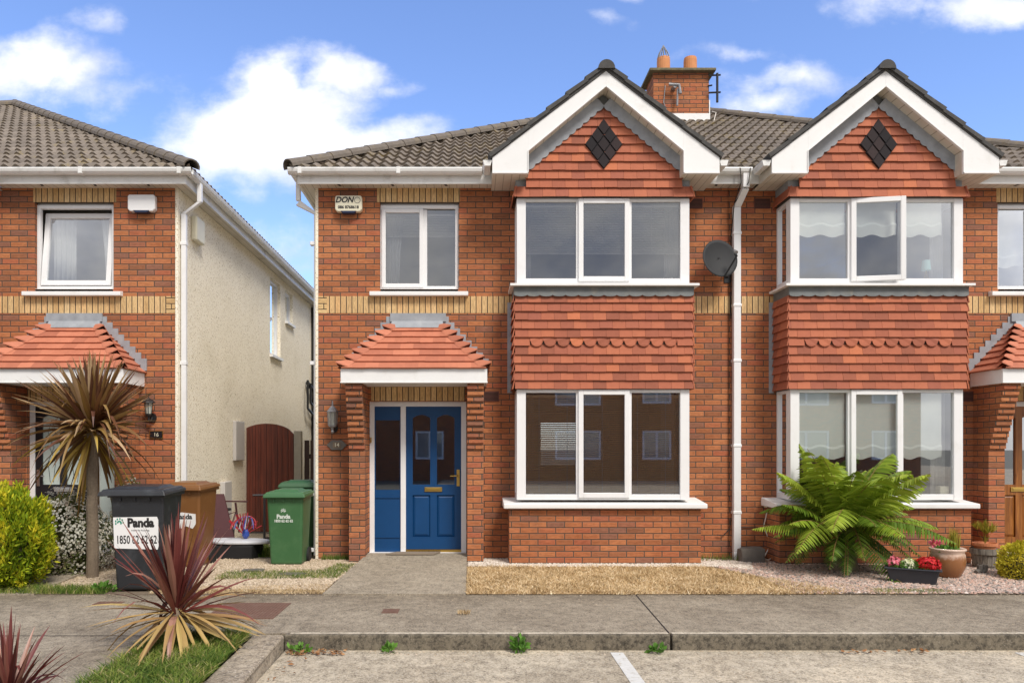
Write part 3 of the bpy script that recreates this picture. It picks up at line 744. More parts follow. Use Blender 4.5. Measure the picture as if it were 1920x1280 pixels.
def house(kind, ox, mx, label):
    global OX, MX
    OX, MX = ox, mx
    root = thing('brick_house', label, 'house', (OX+MX*-2.043, 0, 0))
    # ---- front wall with openings
    mb = MB()
    holes = [(-1.227, -.177, 3.60, 4.755), (-1.37, -.075, 0, 2.11), (.62, 2.72, .83, 2.23), (.62, 2.72, 3.6, 4.65)]
    wall_holes(mb, -2.043, 3.41, -.05, 4.95, holes, lambda a, b, d_: (a, d_, b), .12)
    # bay base
    mb.add([(.474, 0, -.05), (.474, -.45, -.05), (2.907, -.45, -.05), (2.907, 0, -.05), (.474, 0, .76), (.474, -.45, .76), (2.907, -.45, .76), (2.907, 0, .76)],
           [(0, 1, 5, 4), (1, 2, 6, 5), (2, 3, 7, 6), (4, 5, 6, 7)])
    mb.build('wall', M['brick'], root, recalc=False)
    # ---- rendered side and rear wall
    mb = MB(); sh = []
    if kind == 'left': sh = [(4.57, 5.35, 3.30, 4.80), (5.75, 6.4, 4.14, 4.80)]
    wall_holes(mb, .004, 11.0, -.05, 4.95, sh, lambda a, b, d_: (-2.083+d_, a, b), .11)
    mb.add([(-2.083, .004, -.05), (-2.045, .004, -.05), (-2.045, .004, 4.95), (-2.083, .004, 4.95)], [(0, 1, 2, 3)])
    wall_holes(mb, -2.083, 3.41, -.05, 4.95, [(1.9, 3.0, 1.0, 2.2)], lambda a, b, d_: (a, 11-d_, b), .2)
    mb.build('side_wall', M['render'], root, recalc=False)
    if kind == 'left':
        for (a, b, c_, d_) in sh:
            mb = MB(); X0 = -2.083+.06
            def fr(y0, y1, z0, z1): mb.box(X0, X0+.05, y0, y1, z0, z1)
            fr(a, a+.06, c_, d_); fr(b-.06, b, c_, d_); fr(a+.06, b-.06, c_, c_+.06); fr(a+.06, b-.06, d_-.06, d_)
            wn_ = mb.build('window', M['pvc'], root)
            mb = MB(); X1 = X0+.03; mb.add([(X1, a+.06, c_+.06), (X1, b-.06, c_+.06), (X1, b-.06, d_-.06), (X1, a+.06, d_-.06)], [(0, 1, 2, 3)])
            mb.build('pane', M['glass'], wn_, recalc=False)
            mb = MB(); mb.box(-2.083-.06, -2.083+.06, a-.03, b+.03, c_-.05, c_); mb.build('sill', M['paint'], wn_)
    # ---- interior
    mb = MB()
    for (x0, x1, y0, y1, z0, z1) in ((-1.95, 3.35, .14, 4.2, .09, .1), (-1.95, 3.35, .14, 4.2, 2.52, 2.62), (-1.95, 3.35, .02, 4.2, 4.86, 4.90),
                                     (-1.95, 1.0, 4.1, 4.2, .1, 2.52), (2.6, 3.32, 4.1, 4.2, .1, 2.52), (1.0, 2.6, 4.1, 4.2, 2.15, 2.52), (-1.95, 3.35, 4.1, 4.2, 2.62, 4.86), (-1.95, 3.35, 4.2, 10.9, 2.52, 2.62), (-1.95, 3.35, 4.2, 10.9, .09, .1), (.18, .28, .14, 4.1, .1, 2.52), (.18, .28, .14, 4.1, 2.62, 4.86),
                                     (-1.98, -1.95, .14, 4.1, .1, 4.86), (3.32, 3.38, .14, 4.1, .1, 4.86)):
        mb.box(x0, x1, y0, y1, z0, z1)
    mb.box(.60, 2.74, -.42, .14, 2.30, 2.34); mb.box(.60, 2.74, -.42, .14, 3.44, 3.50); mb.box(.60, 2.74, -.42, .14, 4.70, 4.74); mb.box(.60, 2.74, -.40, .14, .74, .80)
    mb.build('interior_wall', M['interior'], root)
    # ---- buff soldier courses
    for nm, a, b, c_, d_ in (('buff_band', -1.93, .53, 3.28, 3.505), ('buff_band', 2.80, 3.41, 3.28, 3.505), ('buff_lintel', -1.262, -.16, 4.755, 4.94), ('buff_lintel', -1.34, -.09, 2.115, 2.30)):
        mb = MB(); mb.box(a, b, -.004, 0, c_, d_); mb.build(nm, M['buff'], root)
    mb = MB(); mb.box(-2.044, -1.93, -.004, 0, 3.28, 3.505); mb.build('buff_corner', M['buffh'], root)
    # ---- dpm / vents
    for (vx, vz) in ((.25, 2.175), (2.955, 4.735)):
        mb = MB(); mb.box(vx-.11, vx+.11, -.008, -.0, vz-.068, vz+.068); vo = mb.build('air_vent', M['vent'], root)
        mb = MB()
        for k in range(7): mb.box(vx-.10, vx+.10, -.0095, -.008, vz-.058+k*.017, vz-.050+k*.017)
        mb.build('vent_slots', M['ventdark'], vo)
    # ---- roof
    roof_faces(kind, root)
    # eaves: soffit, fascia, gutter
    xl_, xr_ = GC-1.414, GC+1.414
    mb = MB(); mb.box(-2.25, xl_, -.205, 0, 4.94, 4.95); mb.box(xr_, 3.41, -.205, 0, 4.94, 4.95)
    mb.box(-2.25, -2.084, 0, 11.1, 4.94, 4.95)
    so_ = mb.build('soffit', M['soffit'], root)
    for x_ in (-1.75, -1.05, -.35, 3.2):
        mb = MB()
        mb.hexa([(x_-.02, -.17, 4.936), (x_+.012, -.17, 4.936), (x_+.03, -.09, 4.936), (x_-.002, -.09, 4.936), (x_-.02, -.17, 4.94), (x_+.012, -.17, 4.94), (x_+.03, -.09, 4.94), (x_-.002, -.09, 4.94)])
        mb.build('soffit_vent', M['ventdark'], so_)
    mb = MB(); mb.box(-2.27, xl_+.0, -.225, -.205, 4.92, 5.09); mb.box(xr_, 3.41, -.225, -.205, 4.92, 5.09); mb.box(-2.27, -2.25, -.205, 11.1, 4.92, 5.09)
    mb.build('fascia', M['gutter'], root)
    mb = MB()
    prof = [(-.33, 5.10), (-.335, 5.085), (-.325, 5.05), (-.30, 5.022), (-.25, 5.022), (-.226, 5.05), (-.226, 5.10), (-.24, 5.10), (-.24, 5.06), (-.255, 5.035), (-.295, 5.035), (-.315, 5.06), (-.32, 5.10)]
    mb.prism(prof, xr_+.12, 3.41, 'x'); mb.build('gutter', M['gutter'], root, bevel=.003, seg=1)
    mb = MB(); mb.prism(prof, -2.375, xl_-.12, 'x')
    mb.prism([(-2.27-(-.226-p_[0]), p_[1]) for p_ in prof], -.226, 11.1, 'y')
    for x_ in (-2.22, -.95): mb.box(x_-.025, x_+.025, -.338, -.23, 5.018, 5.104)
    mb.build('gutter', M['gutter'], root, bevel=.003, seg=1)
    gable(root)
    # ---- downpipe on the flank with its swan neck
    mb = MB()
    XP = -2.083-.045
    if kind == 'left':
        mb.box(XP-.035, XP+.03, .06, .125, .03, 4.62)
        mb.hexa([(XP-.035, .06, 4.62), (XP+.03, .06, 4.62), (XP+.03, .125, 4.62), (XP-.035, .125, 4.62), (-2.37, .06, 4.78), (-2.31, .06, 4.78), (-2.31, .125, 4.78), (-2.37, .125, 4.78)])
        mb.box(-2.37, -2.31, .06, .125, 4.78, 5.03)
    else:
        mb.box(-2.118, -2.084+.03, .06, .125, .05, 4.62)
        mb.hexa([(-2.118, .06, 4.62), (-2.055, .06, 4.62), (-2.055, .125, 4.62), (-2.118, .125, 4.62), (-2.36, .06, 4.74), (-2.30, .06, 4.80), (-2.30, .125, 4.80), (-2.36, .125, 4.74)])
        mb.box(-2.36, -2.30, .06, .125, 4.80, 5.03)
    for z_ in (.10, .85, 2.6, 4.2): mb.box(XP-.042, -2.084, .055, .13, z_, z_+.05)
    mb.build('downpipe', M['pvc'], root, bevel=.006, seg=1)
    # ---- plain first-floor window
    mb = MB(); mb.frame(-1.225, -.179, 3.605, 4.73, .05, .11, .045); mb.box(-1.225, -.179, .07, .12, 4.73, 4.755)
    if kind != 'left': mb.box(-.655, -.60, .052, .11, 3.65, 4.67)
    wn_ = mb.build('window', M['pvc'], root, bevel=.003, seg=1)
    if kind == 'left':
        ang = R(7); pz = 3.66
        def tl(x, y, z): return (x, .06+(y-.06)*math.cos(ang)+(z-pz)*math.sin(ang), pz+(z-pz)*math.cos(ang)-(y-.06)*math.sin(ang))
        mb = MB(); mb.frame(-1.165, -.235, 3.66, 4.66, .04, .09, .065)
        mb.v = [tl(*q) for q in mb.v]; ss = mb.build('sash', M['pvc'], wn_)
        mb = MB(); mb.add([tl(-1.10, .07, 3.725), tl(-.30, .07, 3.725), tl(-.30, .07, 4.595), tl(-1.10, .07, 4.595)], [(0, 1, 2, 3)]); mb.build('pane', M['glass'], wn_, recalc=False)
    else:
        mb = MB(); mb.frame(-1.205, -.65, 3.63, 4.68, .035, .085, .052); mb.build('sash', M['pvc'], wn_, bevel=.004, seg=1)
        pane(-1.153, -.702, 3.682, 4.628, .06, wn_); pane(-.60, -.224, 3.65, 4.67, .085, wn_)
    mb = MB(); mb.hexa([(-1.354, -.085, 3.50), (-.05, -.085, 3.50), (-.05, .0, 3.50), (-1.354, .0, 3.50), (-1.354, -.085, 3.553), (-.05, -.085, 3.553), (-.05, .0, 3.57), (-1.354, .0, 3.57)])
    mb.box(-1.225, -.179, .0, .05, 3.52, 3.604); mb.build('sill', M['paint'], wn_, bevel=.006)
    # ---- bay windows
    for lvl, (z0, z1) in enumerate(((.83, 2.233), (3.573, 4.66))):
        yb = -.44
        mb = MB()
        cw = .115
        mb.box(.569, .569+cw, yb, yb+.07, z0, z1); mb.box(2.764-cw, 2.764, yb, yb+.07, z0, z1)
        mb.box(.569, .64, yb+.07, yb+.135, z0, z1); mb.box(2.764-.07, 2.764, yb+.07, yb+.135, z0, z1)
        mb.box(.569+cw, 2.764-cw, yb+.004, yb+.065, z0, z0+.07); mb.box(.569+cw, 2.764-cw, yb+.004, yb+.065, z1-.04, z1)
        mb.box(1.325, 1.37, yb+.004, yb+.065, z0+.07, z1-.04); mb.box(1.985, 2.03, yb+.004, yb+.065, z0+.07, z1-.04)
        for X in (.569, 2.764-.06):       # side lights
            mb.box(X, X+.06, -.04, .0, z0, z1); mb.box(X, X+.06, yb+.135, -.04, z0, z0+.07); mb.box(X, X+.06, yb+.135, -.04, z1-.04, z1)
        wn_ = mb.build('bay_window', M['pvc'], root, bevel=.003, seg=1)
        for X in (.60, 2.733):
            mb = MB(); mb.add([(X, yb+.135, z0+.07), (X, -.04, z0+.07), (X, -.04, z1-.04), (X, yb+.135, z1-.04)], [(0, 1, 2, 3)]); mb.build('pane', M['glass'], wn_, recalc=False)
        pane(.684, 1.325, z0+.07, z1-.04, yb+.035, wn_); pane(2.03, 2.649, z0+.07, z1-.04, yb+.035, wn_)
        # centre opening light
        a, b, c_, d_ = 1.352, 2.0, z0+.03, z1-.005
        opened = kind == 'right' and lvl == 1
        mb = MB(); mb.frame(a, b, c_, d_, yb-.022, yb+.028, .062)
        pm = MB(); pm.add([(a+.062, yb+.0, c_+.062), (b-.062, yb, c_+.062), (b-.062, yb, d_-.062), (a+.062, yb, d_-.062)], [(0, 1, 2, 3)])
        if opened:
            an = R(9)
            def rt(x, y, z):   # hinged on the world-left stile, swung out
                dx_, dy_ = x-b, y-yb
                return (b+dx_*math.cos(an)-dy_*math.sin(an)*0, yb+dy_+dx_*math.sin(an), z)
            mb.v = [rt(*q) for q in mb.v]; pm.v = [rt(*q) for q in pm.v]
        ss = mb.build('sash', M['pvc'], wn_, bevel=.004, seg=1); pm.build('pane', M['glass'], wn_, recalc=False)
    # lower sill
    mb = MB(); mb.hexa([(.40, -.52, .725), (2.972, -.52, .725), (2.972, 0, .725), (.40, 0, .725), (.40, -.52, .785), (2.972, -.52, .785), (2.972, 0, .835), (.40, 0, .835)])
    mb.build('bay_sill', M['paint'], root, bevel=.01)
    # tile hanging between the windows
    bay_tiles(root, 2.238, 3.44, 11, .545, 2.79, -.45, 0, scallop=5)
    mb = MB(); mb.box(.565, 2.768, -.438, 0, 2.236, 3.555); mb.build('bay_panel', M['leadd'], root)
    # scalloped lead apron and ledge
    mb = MB()
    n = 14; st = (2.80-.535)/n
    for k in range(n):
        a = .535+k*st; pts = [(a, 3.53)] + [(a+st*(.5-.5*math.cos(math.pi*j/6)), 3.425-.022*math.sin(math.pi*j/6)) for j in range(7)] + [(a+st, 3.53)]
        vs = [(p_, -.487-.012*(3.53-q)/.1, q) for p_, q in pts] + [(p_, -.478-.012*(3.53-q)/.1, q) for p_, q in pts]; m_ = len(pts)
        mb.add(vs, [list(range(m_)), list(range(m_, 2*m_))[::-1]] + [(i, (i+1) % m_, m_+(i+1) % m_, m_+i) for i in range(m_)])
    for X in (.535, 2.80): mb.box(X-.006 if X < 1 else X, X if X < 1 else X+.006, -.492, 0, 3.42, 3.53)
    mb.build('lead_apron', M['leadd'], root)
    mb = MB(); mb.box(.48, 2.862, -.55, 0, 3.53, 3.56); mb.build('ledge', M['paint'], root, bevel=.004)
    # lead soakers beside the tiles on the brick
    mb = MB()
    for X, sg in ((.545, -1), (2.79, 1)):
        a, b = sorted((X+sg*.012, X+sg*.075))
        mb = MB(); mb.box(a, b, -.006, 0, 2.22, 3.42); mb.build('lead_flashing', M['lead'], root)
        a, b = sorted((GC-.97 if sg < 0 else GC+.97, GC+sg*1.11)); mb = MB(); mb.box(a, b, -.40, -.0, 4.79, 4.90); mb.build('lead_cheek', M['lead'], root)
    # gable tile hanging
    bay_tiles(root, 4.665, 4.785, 1, .565, 2.768, -.445, 0, flare=.02, name='tile_skirt')
    cx = 1.667; TZ = 5.815; TT = .85
    clip = lambda zm: (cx-(TZ-zm)/TT-.03, cx+(TZ-zm)/TT+.03) if zm < TZ else (9, -9)
    bay_tiles(root, 4.785, 4.785+.1105*10, 10, .685, 2.66, -.45, 0, sides=False, clip=clip)
    mb = MB(); mb.prism([(.69, 4.665), (2.645, 4.665), (2.645, 5.16), (cx, 5.97), (.69, 5.16)], -.445, -.30, 'y'); mb.box(.58, 2.755, -.43, 0, 4.662, 4.80)
    mb.build('gable_panel', M['leadd'], root)
    mb = MB()
    for sg in (-1, 1):
        L = 1.36; al = math.atan(TT); tx, tz = math.cos(al), -math.sin(al); nx, nz = math.sin(al), math.cos(al)
        n = 12; st = L/n
        for k in range(n):
            pts = []
            for j in range(7):
                t_ = (k+j/6)*st; o_ = -.022*math.sin(math.pi*j/6); pts.append((t_, o_))
            pts += [((k+1)*st, .26), (k*st, .26)]
            P_ = []
            for yq in (-.492, -.486):
                for t_, o_ in pts:
                    x_ = t_*tx+o_*nx; z_ = TZ+t_*tz+o_*nz
                    x_ = max(x_, 0); P_.append((cx+sg*min(x_, .985), yq, z_))
            m_ = len(pts); mb.add(P_, [list(range(m_)), list(range(m_, 2*m_))[::-1]] + [(i, (i+1) % m_, m_+(i+1) % m_, m_+i) for i in range(m_)])
    mb.build('lead_scallops', M['lead'], root)
    mb = MB(); hw, hh = .237/3, .32/3
    for i in range(3):
        for j in range(3):
            dx_ = (i-j)*hw; dz_ = (i+j-2)*hh
            c0 = (cx+dx_-.0, 5.33+dz_); k = .90
            mb.hexa([(c0[0], -.508, c0[1]-hh*k), (c0[0]+hw*k, -.497, c0[1]), (c0[0]+hw*k, -.478, c0[1]), (c0[0], -.478, c0[1]-hh*k),
                     (c0[0]-hw*k, -.497, c0[1]), (c0[0], -.489, c0[1]+hh*k), (c0[0], -.476, c0[1]+hh*k), (c0[0]-hw*k, -.476, c0[1])], random.random())
    mb.prism([(cx-.237, 5.33), (cx, 5.01), (cx+.237, 5.33), (cx, 5.65)], -.486, -.45, 'y', .0)
    mb.build('diamond_tiles', M['darktile'], root)
    # ---- porch: pillars with corbelled heads
    for pi, (xa, xb) in enumerate(((-1.586, -1.38), (-.06, .148))):
        mb = MB(); mb.box(xa, xb, -.30, -.0, -.05, 1.48)
        for k in range(11):
            z_ = 1.48+k*.075; mb.box(xa, xb, -.30-.026*(k+1), -.0, z_, z_+.075 if k < 10 else 2.302)
            mb.box(xa+.0, xb-.0, -.30-.026*(k+1)-.0, -.29, z_-.0, z_+.001)
        mb.build('porch_pillar', M['brick'], root, bevel=.003, seg=1)
    cm = -.725
    mb = MB(); mb.box(-1.64, .19, -.62, -.60, 2.30, 2.48); mb.box(-1.64, -1.62, -.60, 0, 2.30, 2.48); mb.box(.17, .19, -.60, 0, 2.30, 2.48)
    mb.box(-1.62, .17, -.60, 0, 2.303, 2.318); mb.box(-1.645, .195, -.627, -.62, 2.30, 2.318)
    cn = mb.build('canopy', M['paint'], root, bevel=.004, seg=1)
    mb = MB(); t = 1.05; c = 1/math.sqrt(1+t*t); g_ = .60/7/c
    slope_tiles(mb, (-1.66, -.645, 2.475), (1, 0, 0), (0, 1, 0), t, 7, g_, lambda s: s*c+.03, lambda s: 1.87-s*c-.03, .165, 1, 0, .022, 1)
    slope_tiles(mb, (-1.66, .0, 2.475), (0, -1, 0), (1, 0, 0), t, 7, g_, lambda s: 0, lambda s: .645-s*c, .165, 1, 0, .022, 1)
    slope_tiles(mb, (.21, -.645, 2.475), (0, 1, 0), (-1, 0, 0), t, 7, g_, lambda s: s*c, lambda s: .645, .165, 1, 0, .022, 1)
    # bonnet hips: one upturned tile per course
    for sg, X in ((1, -1.66), (-1, .21)):
        for i in range(7):
            r0 = i*.60/7; r1 = (i+1)*.60/7+.02
            A = Vector((X+sg*r0, -.645+r0, 2.475+t*r0)); B = Vector((X+sg*r1, -.645+r1, 2.475+t*r1))
            q = .10
            a1 = A+Vector((sg*q*1.25, -.0, .030)); a2 = A+Vector((0, q*1.25, .030)); a0 = A+Vector((-sg*.030, -.035, .088))
            b1 = B+Vector((sg*q, 0, .004)); b2 = B+Vector((0, q, .004)); b0 = B+Vector((0, 0, .018))
            dn = Vector((0, 0, -.016))
            mb.add([a0, a1, b1, b0, a2, b2, a0+dn, a1+dn, a2+dn], [(0, 1, 2, 3), (4, 0, 3, 5), (6, 7, 1, 0), (8, 6, 0, 4)], random.random())
    mb.add([(-1.64, -.60, 2.48), (.19, -.60, 2.48), (-.40, 0, 3.08), (-1.05, 0, 3.08), (-1.64, 0, 2.48), (.19, 0, 2.48)], [(0, 1, 2, 3), (0, 3, 4), (1, 5, 2)])
    mb.build('canopy_tiles', M['clay2'], cn, recalc=False)
    mb = MB()
    mb.box(-1.085, -.345, -.030, 0, 3.165, 3.275)
    mb.hexa([(-1.08, -.10, 3.075), (-.37, -.10, 3.075), (-.37, 0, 3.075), (-1.08, 0, 3.075), (-1.06, -.04, 3.17), (-.39, -.04, 3.17), (-.39, 0, 3.17), (-1.06, 0, 3.17)])
    for sg, X in ((-1, -1.06), (1, -.39)):
        for k in range(8):
            xa = X+sg*(k*.076); xb = X+sg*((k+1)*.076+.004); zt = 3.235-k*.08
            a, b = sorted((xa, xb)); mb.box(a, b, -.010-.001*k, 0, zt-.16, zt)
    mb.build('lead_flashing', M['lead'], cn)
    # ---- door set
    mb = MB(); y0, y1 = .06, .13
    mb.box(-1.37, -1.305, y0, y1, .1, 2.11); mb.box(-.145+.0, -.075, y0, y1, .1, 2.11); mb.box(-1.305, -.145, y0, y1, 2.045, 2.11); mb.box(-.955, -.885, y0-.004, y1, .1, 2.045)
    mb.box(-1.37, -.075, y0-.06, y1, .07, .10)
    fo = mb.build('door_frame', M['pvc'], root, bevel=.003, seg=1)
    dm = {'centre': M['blue'], 'left': M['black'], 'right': M['wood']}[kind]
    DX0, DX1, DZ0, DZ1 = -.885, -.145, .135, 2.045; yd = .075
    # door leaf built from rails and stiles round its glass and panels
    mb = MB()
    st = .10; xm0, xm1 = -.560, -.470
    zg0, zg1, zp1, zp0 = 1.0, 1.93, .86, .30
    mb.box(DX0, DX0+st-.01, yd, yd+.045, DZ0, DZ1); mb.box(DX1-st+.01, DX1, yd, yd+.045, DZ0, DZ1)
    xa, xb = DX0+st-.01, DX1-st+.01
    mb.box(xa, xb, yd, yd+.045, DZ0, zp0); mb.box(xa, xb, yd, yd+.045, zp1, zg0)
    mb.box(xm0, xm1, yd, yd+.045, zp0, zp1); mb.box(xm0, xm1, yd, yd+.045, zg0, zg1)
    # arched top rail
    n = 8
    for (a, b) in ((xa, xm0), (xm1, xb)):
        pts = [(a, zg1-.04)] + [(a+(b-a)*j/n, zg1-.04+.045*math.sin(math.pi*j/n)) for j in range(1, n)] + [(b, zg1-.04)]
        for j in range(n):
            mb.prism([pts[j], pts[j+1], (pts[j+1][0], zg1+.01), (pts[j][0], zg1+.01)], yd, yd+.045, 'y')
    mb.box(xa, xb, yd, yd+.045, zg1+.01, DZ1); mb.box(xm0, xm1, yd, yd+.045, zg1-.001, zg1+.01)
    do = mb.build('door', dm, root)
    mb = MB()
    for (a, b) in ((xa, xm0), (xm1, xb)):
        mb.box(a, b, yd+.025, yd+.035, zp0, zp1)
        e_ = .035; mb.hexa([(a+e_, yd+.008, zp0+e_), (b-e_, yd+.008, zp0+e_), (b, yd+.025, zp0), (a, yd+.025, zp0), (a+e_, yd+.008, zp1-e_), (b-e_, yd+.008, zp1-e_), (b, yd+.025, zp1), (a, yd+.025, zp1)])
    mb.build('door_panel', dm, do)
    gm = M['frost'] if kind == 'left' else M['glass']
    for (a, b) in ((xa, xm0), (xm1, xb)): pane(a, b, zg0, zg1+.01, yd+.024, do, gm)
    if kind == 'left':
        mb = MB()
        for (a, b) in ((xa, xm0), (xm1, xb)):
            c0 = (a+b)/2
            for s_ in (-1, 1): mb.tube([(c0+s_*.02, yd+.02, zg0+.03), (c0+s_*.05, yd+.02, zg0+.3), (c0-s_*.03, yd+.02, zg0+.5), (c0+s_*.05, yd+.02, zg0+.7), (c0, yd+.02, zg0+.86)], .003, 4)
        mb.build('leaded_pattern', M['blackmetal'], do)
    hw_ = M['chrome'] if kind == 'left' else M['brass']
    mb = MB(); mb.box(-.635, -.40, yd-.012, yd, .905, .965); mb.box(-.61, -.425, yd-.018, yd-.012, .92, .95); mb.build('letter_plate', hw_, do, bevel=.003)
    mb = MB(); mb.box(-.205, -.165, yd-.010, yd, .98, 1.20); mb.tube([(-.185, yd-.01, 1.12), (-.185, yd-.05, 1.12), (-.20, yd-.055, 1.12), (-.29, yd-.05, 1.115)], .009, 8)
    mb.build('handle', hw_, do, bevel=.002)
    mb = MB(); mb.box(DX0, DX1, yd-.02, yd+.04, .10, .133); mb.box(DX0+.01, DX1-.01, yd-.028, yd-.02, .118, .126); mb.build('threshold', M['brass'], do)
    # side light
    mb = MB(); a, b = -1.305, -.955
    if kind == 'left':
        so2 = mb.frame(a, b, .10, 2.045, y0+.01, y1-.01, .045).build('side_light', M['pvc'], root)
        pane(a+.045, b-.045, .145, 2.0, y0+.04, so2, M['frost'])
    else:
        mb.box(a, b, y0+.015, y1-.01, .10, .93); mb.box(a, b, y0+.015, y1-.01, 1.86, 2.045); mb.box(a, a+.012, y0+.015, y1-.01, .93, 1.86); mb.box(b-.012, b, y0+.015, y1-.01, .93, 1.86)
        mb.box(a+.01, b-.01, y0+.004, y0+.015, .29, .30); mb.box(a+.01, b-.01, y0+.004, y0+.015, .82, .83)
        so2 = mb.build('side_light', dm, root); pane(a+.012, b-.012, .93, 1.86, y0+.03, so2)
    if kind == 'centre':
        mb = MB(); mb.box(-1.362, -1.342, y0-.02, y0, 1.56, 1.63); mb.box(-1.357, -1.347, y0-.026, y0-.02, 1.585, 1.605); mb.build('doorbell', M['brass'], root)
        alarm_box(root, -1.63, 4.71, .355, .215, M['cream'], True)
    if kind == 'left':
        alarm_box(root, -1.63, 4.72, .36, .22, M['offwhite'])
        mb = MB(); mb.box(-2.17, -2.083, .45, .78, 4.38, 4.72); mb.build('alarm_box', M['cream'], root, bevel=.02)
    OX, MX = 0., 1.
    return root

hc = house('centre', 0., 1., 'red brick semi-detached house with the blue front door and brown venetian blinds')
hr = house('right', 6.812, -1., 'red brick semi-detached house with the varnished wood door behind the big fern')
hl = house('left', -5.993, -1., 'red brick house with cream pebble-dashed side wall and black front door')

# downpipe shared between the two gables, on the brick at the party line
mb = MB(); X = 3.496
mb.box(X-.048, X+.048, -.10, -.02, .12, 4.66)
mb.hexa([(X-.048, -.10, 4.66), (X+.048, -.10, 4.66), (X+.048, -.02, 4.66), (X-.048, -.02, 4.66), (X+.0, -.30, 4.83), (X+.085, -.30, 4.83), (X+.085, -.22, 4.86), (X+.0, -.22, 4.86)])
mb.box(X+.0, X+.085, -.31, -.225, 4.85, 5.06)
mb.hexa([(X-.048, -.12, .02), (X+.03, -.12, .0), (X+.03, -.04, .0), (X-.048, -.04, .02), (X-.048, -.10, .12), (X+.048, -.10, .12), (X+.048, -.02, .12), (X-.048, -.02, .12)])
for z_ in (.62, 1.5, 2.62, 3.35, 4.3): mb.box(X-.056, X+.056, -.106, 0, z_, z_+.04)
OFFX = off_of(hc)
dp = mb.build('downpipe', M['pvc'], hc, bevel=.008, seg=2)
mb = MB()
for dx_ in (-.06, .10): mb.tube([(X+dx_*1.5, -.27, 5.13), (X+dx_*.8, -.34, 5.08), (X+dx_*.6, -.335, 4.9), (X-.05, -.12, 4.7), (X-.062, -.03, 4.3), (X-.062, -.02, 3.2)], .006, 5)
mb.build('cable', M['cableb'], hc)

# chimney on the front slope by the ridge
cy = 3.55
mb = MB(); mb.box(3.27, 4.27, cy, cy+.55, 7.1, 8.235)
ch = mb.build('chimney', M['brick'], hc)
mb = MB(); mb.box(3.18, 4.37, cy-.10, cy+.66, 8.235, 8.285); mb.build('chimney_cap', M['capstone'], ch, bevel=.01)
mb = MB(); mb.box(3.255, 4.285, cy-.02, cy+.02, 7.20, 7.50); mb.box(4.272, 4.29, cy+.0, cy+.56, 7.22, 7.75); mb.box(3.25, 3.268, cy, cy+.5, 7.2, 7.7)
mb.build('chimney_flashing', M['paint'], ch)
for px_ in (3.50, 3.99):
    mb = MB(); mb.lathe([(.125, 8.28), (.12, 8.30), (.118, 8.55), (.112, 8.60), (.09, 8.60), (.085, 8.45)], px_, cy+.2, 20); mb.build('chimney_pot', M['chimneypot'], ch, smooth=False)
mb = MB()
for k in range(10):
    a = 2*math.pi*k/10; mb.tube([(3.50+.115*math.cos(a), cy+.2+.115*math.sin(a), 8.58), (3.50+.085*math.cos(a), cy+.2+.085*math.sin(a), 8.68), (3.50, cy+.2, 8.84)], .007, 5)
mb.build('chimney_cowl', M['greymetal'], ch)
mb = MB(); mb.tube([(3.63, cy, 7.95), (3.63, cy-.12, 7.95)], .035, 10); mb.tube([(3.52, cy-.10, 7.98), (3.70, cy-.12, 7.96), (3.72, cy-.13, 7.80)], .028, 8); mb.tube([(3.68, cy-.10, 7.9), (3.67, cy-.10, 7.6)], .018, 8); mb.tube([(3.48, cy-.01, 8.0), (3.45, cy-.015, 7.7), (3.52, cy-.015, 7.5)], .008, 5)
mb.build('aerial_bracket', M['greymetal'], ch)
mb = MB(); mb.tube([(4.40, cy-.06, 7.68), (4.40, cy-.06, 8.20)], .022, 8); mb.tube([(4.25, cy-.04, 7.86), (4.46, cy-.06, 7.86)], .016, 6); mb.tube([(4.25, cy-.04, 8.17), (4.46, cy-.06, 8.17)], .016, 6); mb.tube([(4.25, cy, 8.0), (4.32, cy-.03, 8.0)], .014, 6)
mb.build('aerial_bracket', M['blackmetal'], ch)
mb = MB(); mb.tube([(4.33, cy+.02, 7.55), (4.38, cy-.05, 7.5), (4.31, cy-.12, 7.27), (4.30, cy-.2, 7.18)], .008, 5); mb.build('cable', M['cable'], ch)

# wall lanterns and number plates
wall_lamp((-1.83, 1.875), 'grey hexagonal wall lantern beside the porch of the blue-doored house', M['greymetal'], 'grey')
wall_lamp((-4.24, 2.02), 'black domed wall lantern on the left house beside the spiky palm', M['blackmetal'], 'black')
t = lthing('number_plaque', 'oval stone-coloured number plaque under the grey lantern', 'house number', (-1.795, 0, 1.528))
mb = MB(); n = 28; mb.prism([((.125+.008*math.cos(6*2*math.pi*k/n))*math.cos(2*math.pi*k/n), (.068+.006*math.cos(6*2*math.pi*k/n))*math.sin(2*math.pi*k/n)) for k in range(n)], -.022, 0, 'y'); mb.build('plaque', M['slate'], t, bevel=.006)
mb = MB(); mb.prism([(-.05, -.038), (.05, -.038), (.05, .038), (-.05, .038)], -.026, -.022, 'y'); mb.build('number_tile', M['bark'], t)
text('14', .07, (0, -.0268, 0), M['cream'], t, bold=.0008)
t = lthing('number_plaque', 'small rectangular black and gold number plate under the black lantern', 'house number', (-4.195, 0, 1.665))
mb = MB(); mb.box(-.085, .085, -.012, 0, -.048, .048); mb.build('plaque', M['black'], t)
mb = MB(); mb.frame(-.089, .089, -.052, .052, -.015, 0, .007); mb.build('border', M['brass'], t)
text('16', .072, (0, -.0128, 0), M['cream'], t)

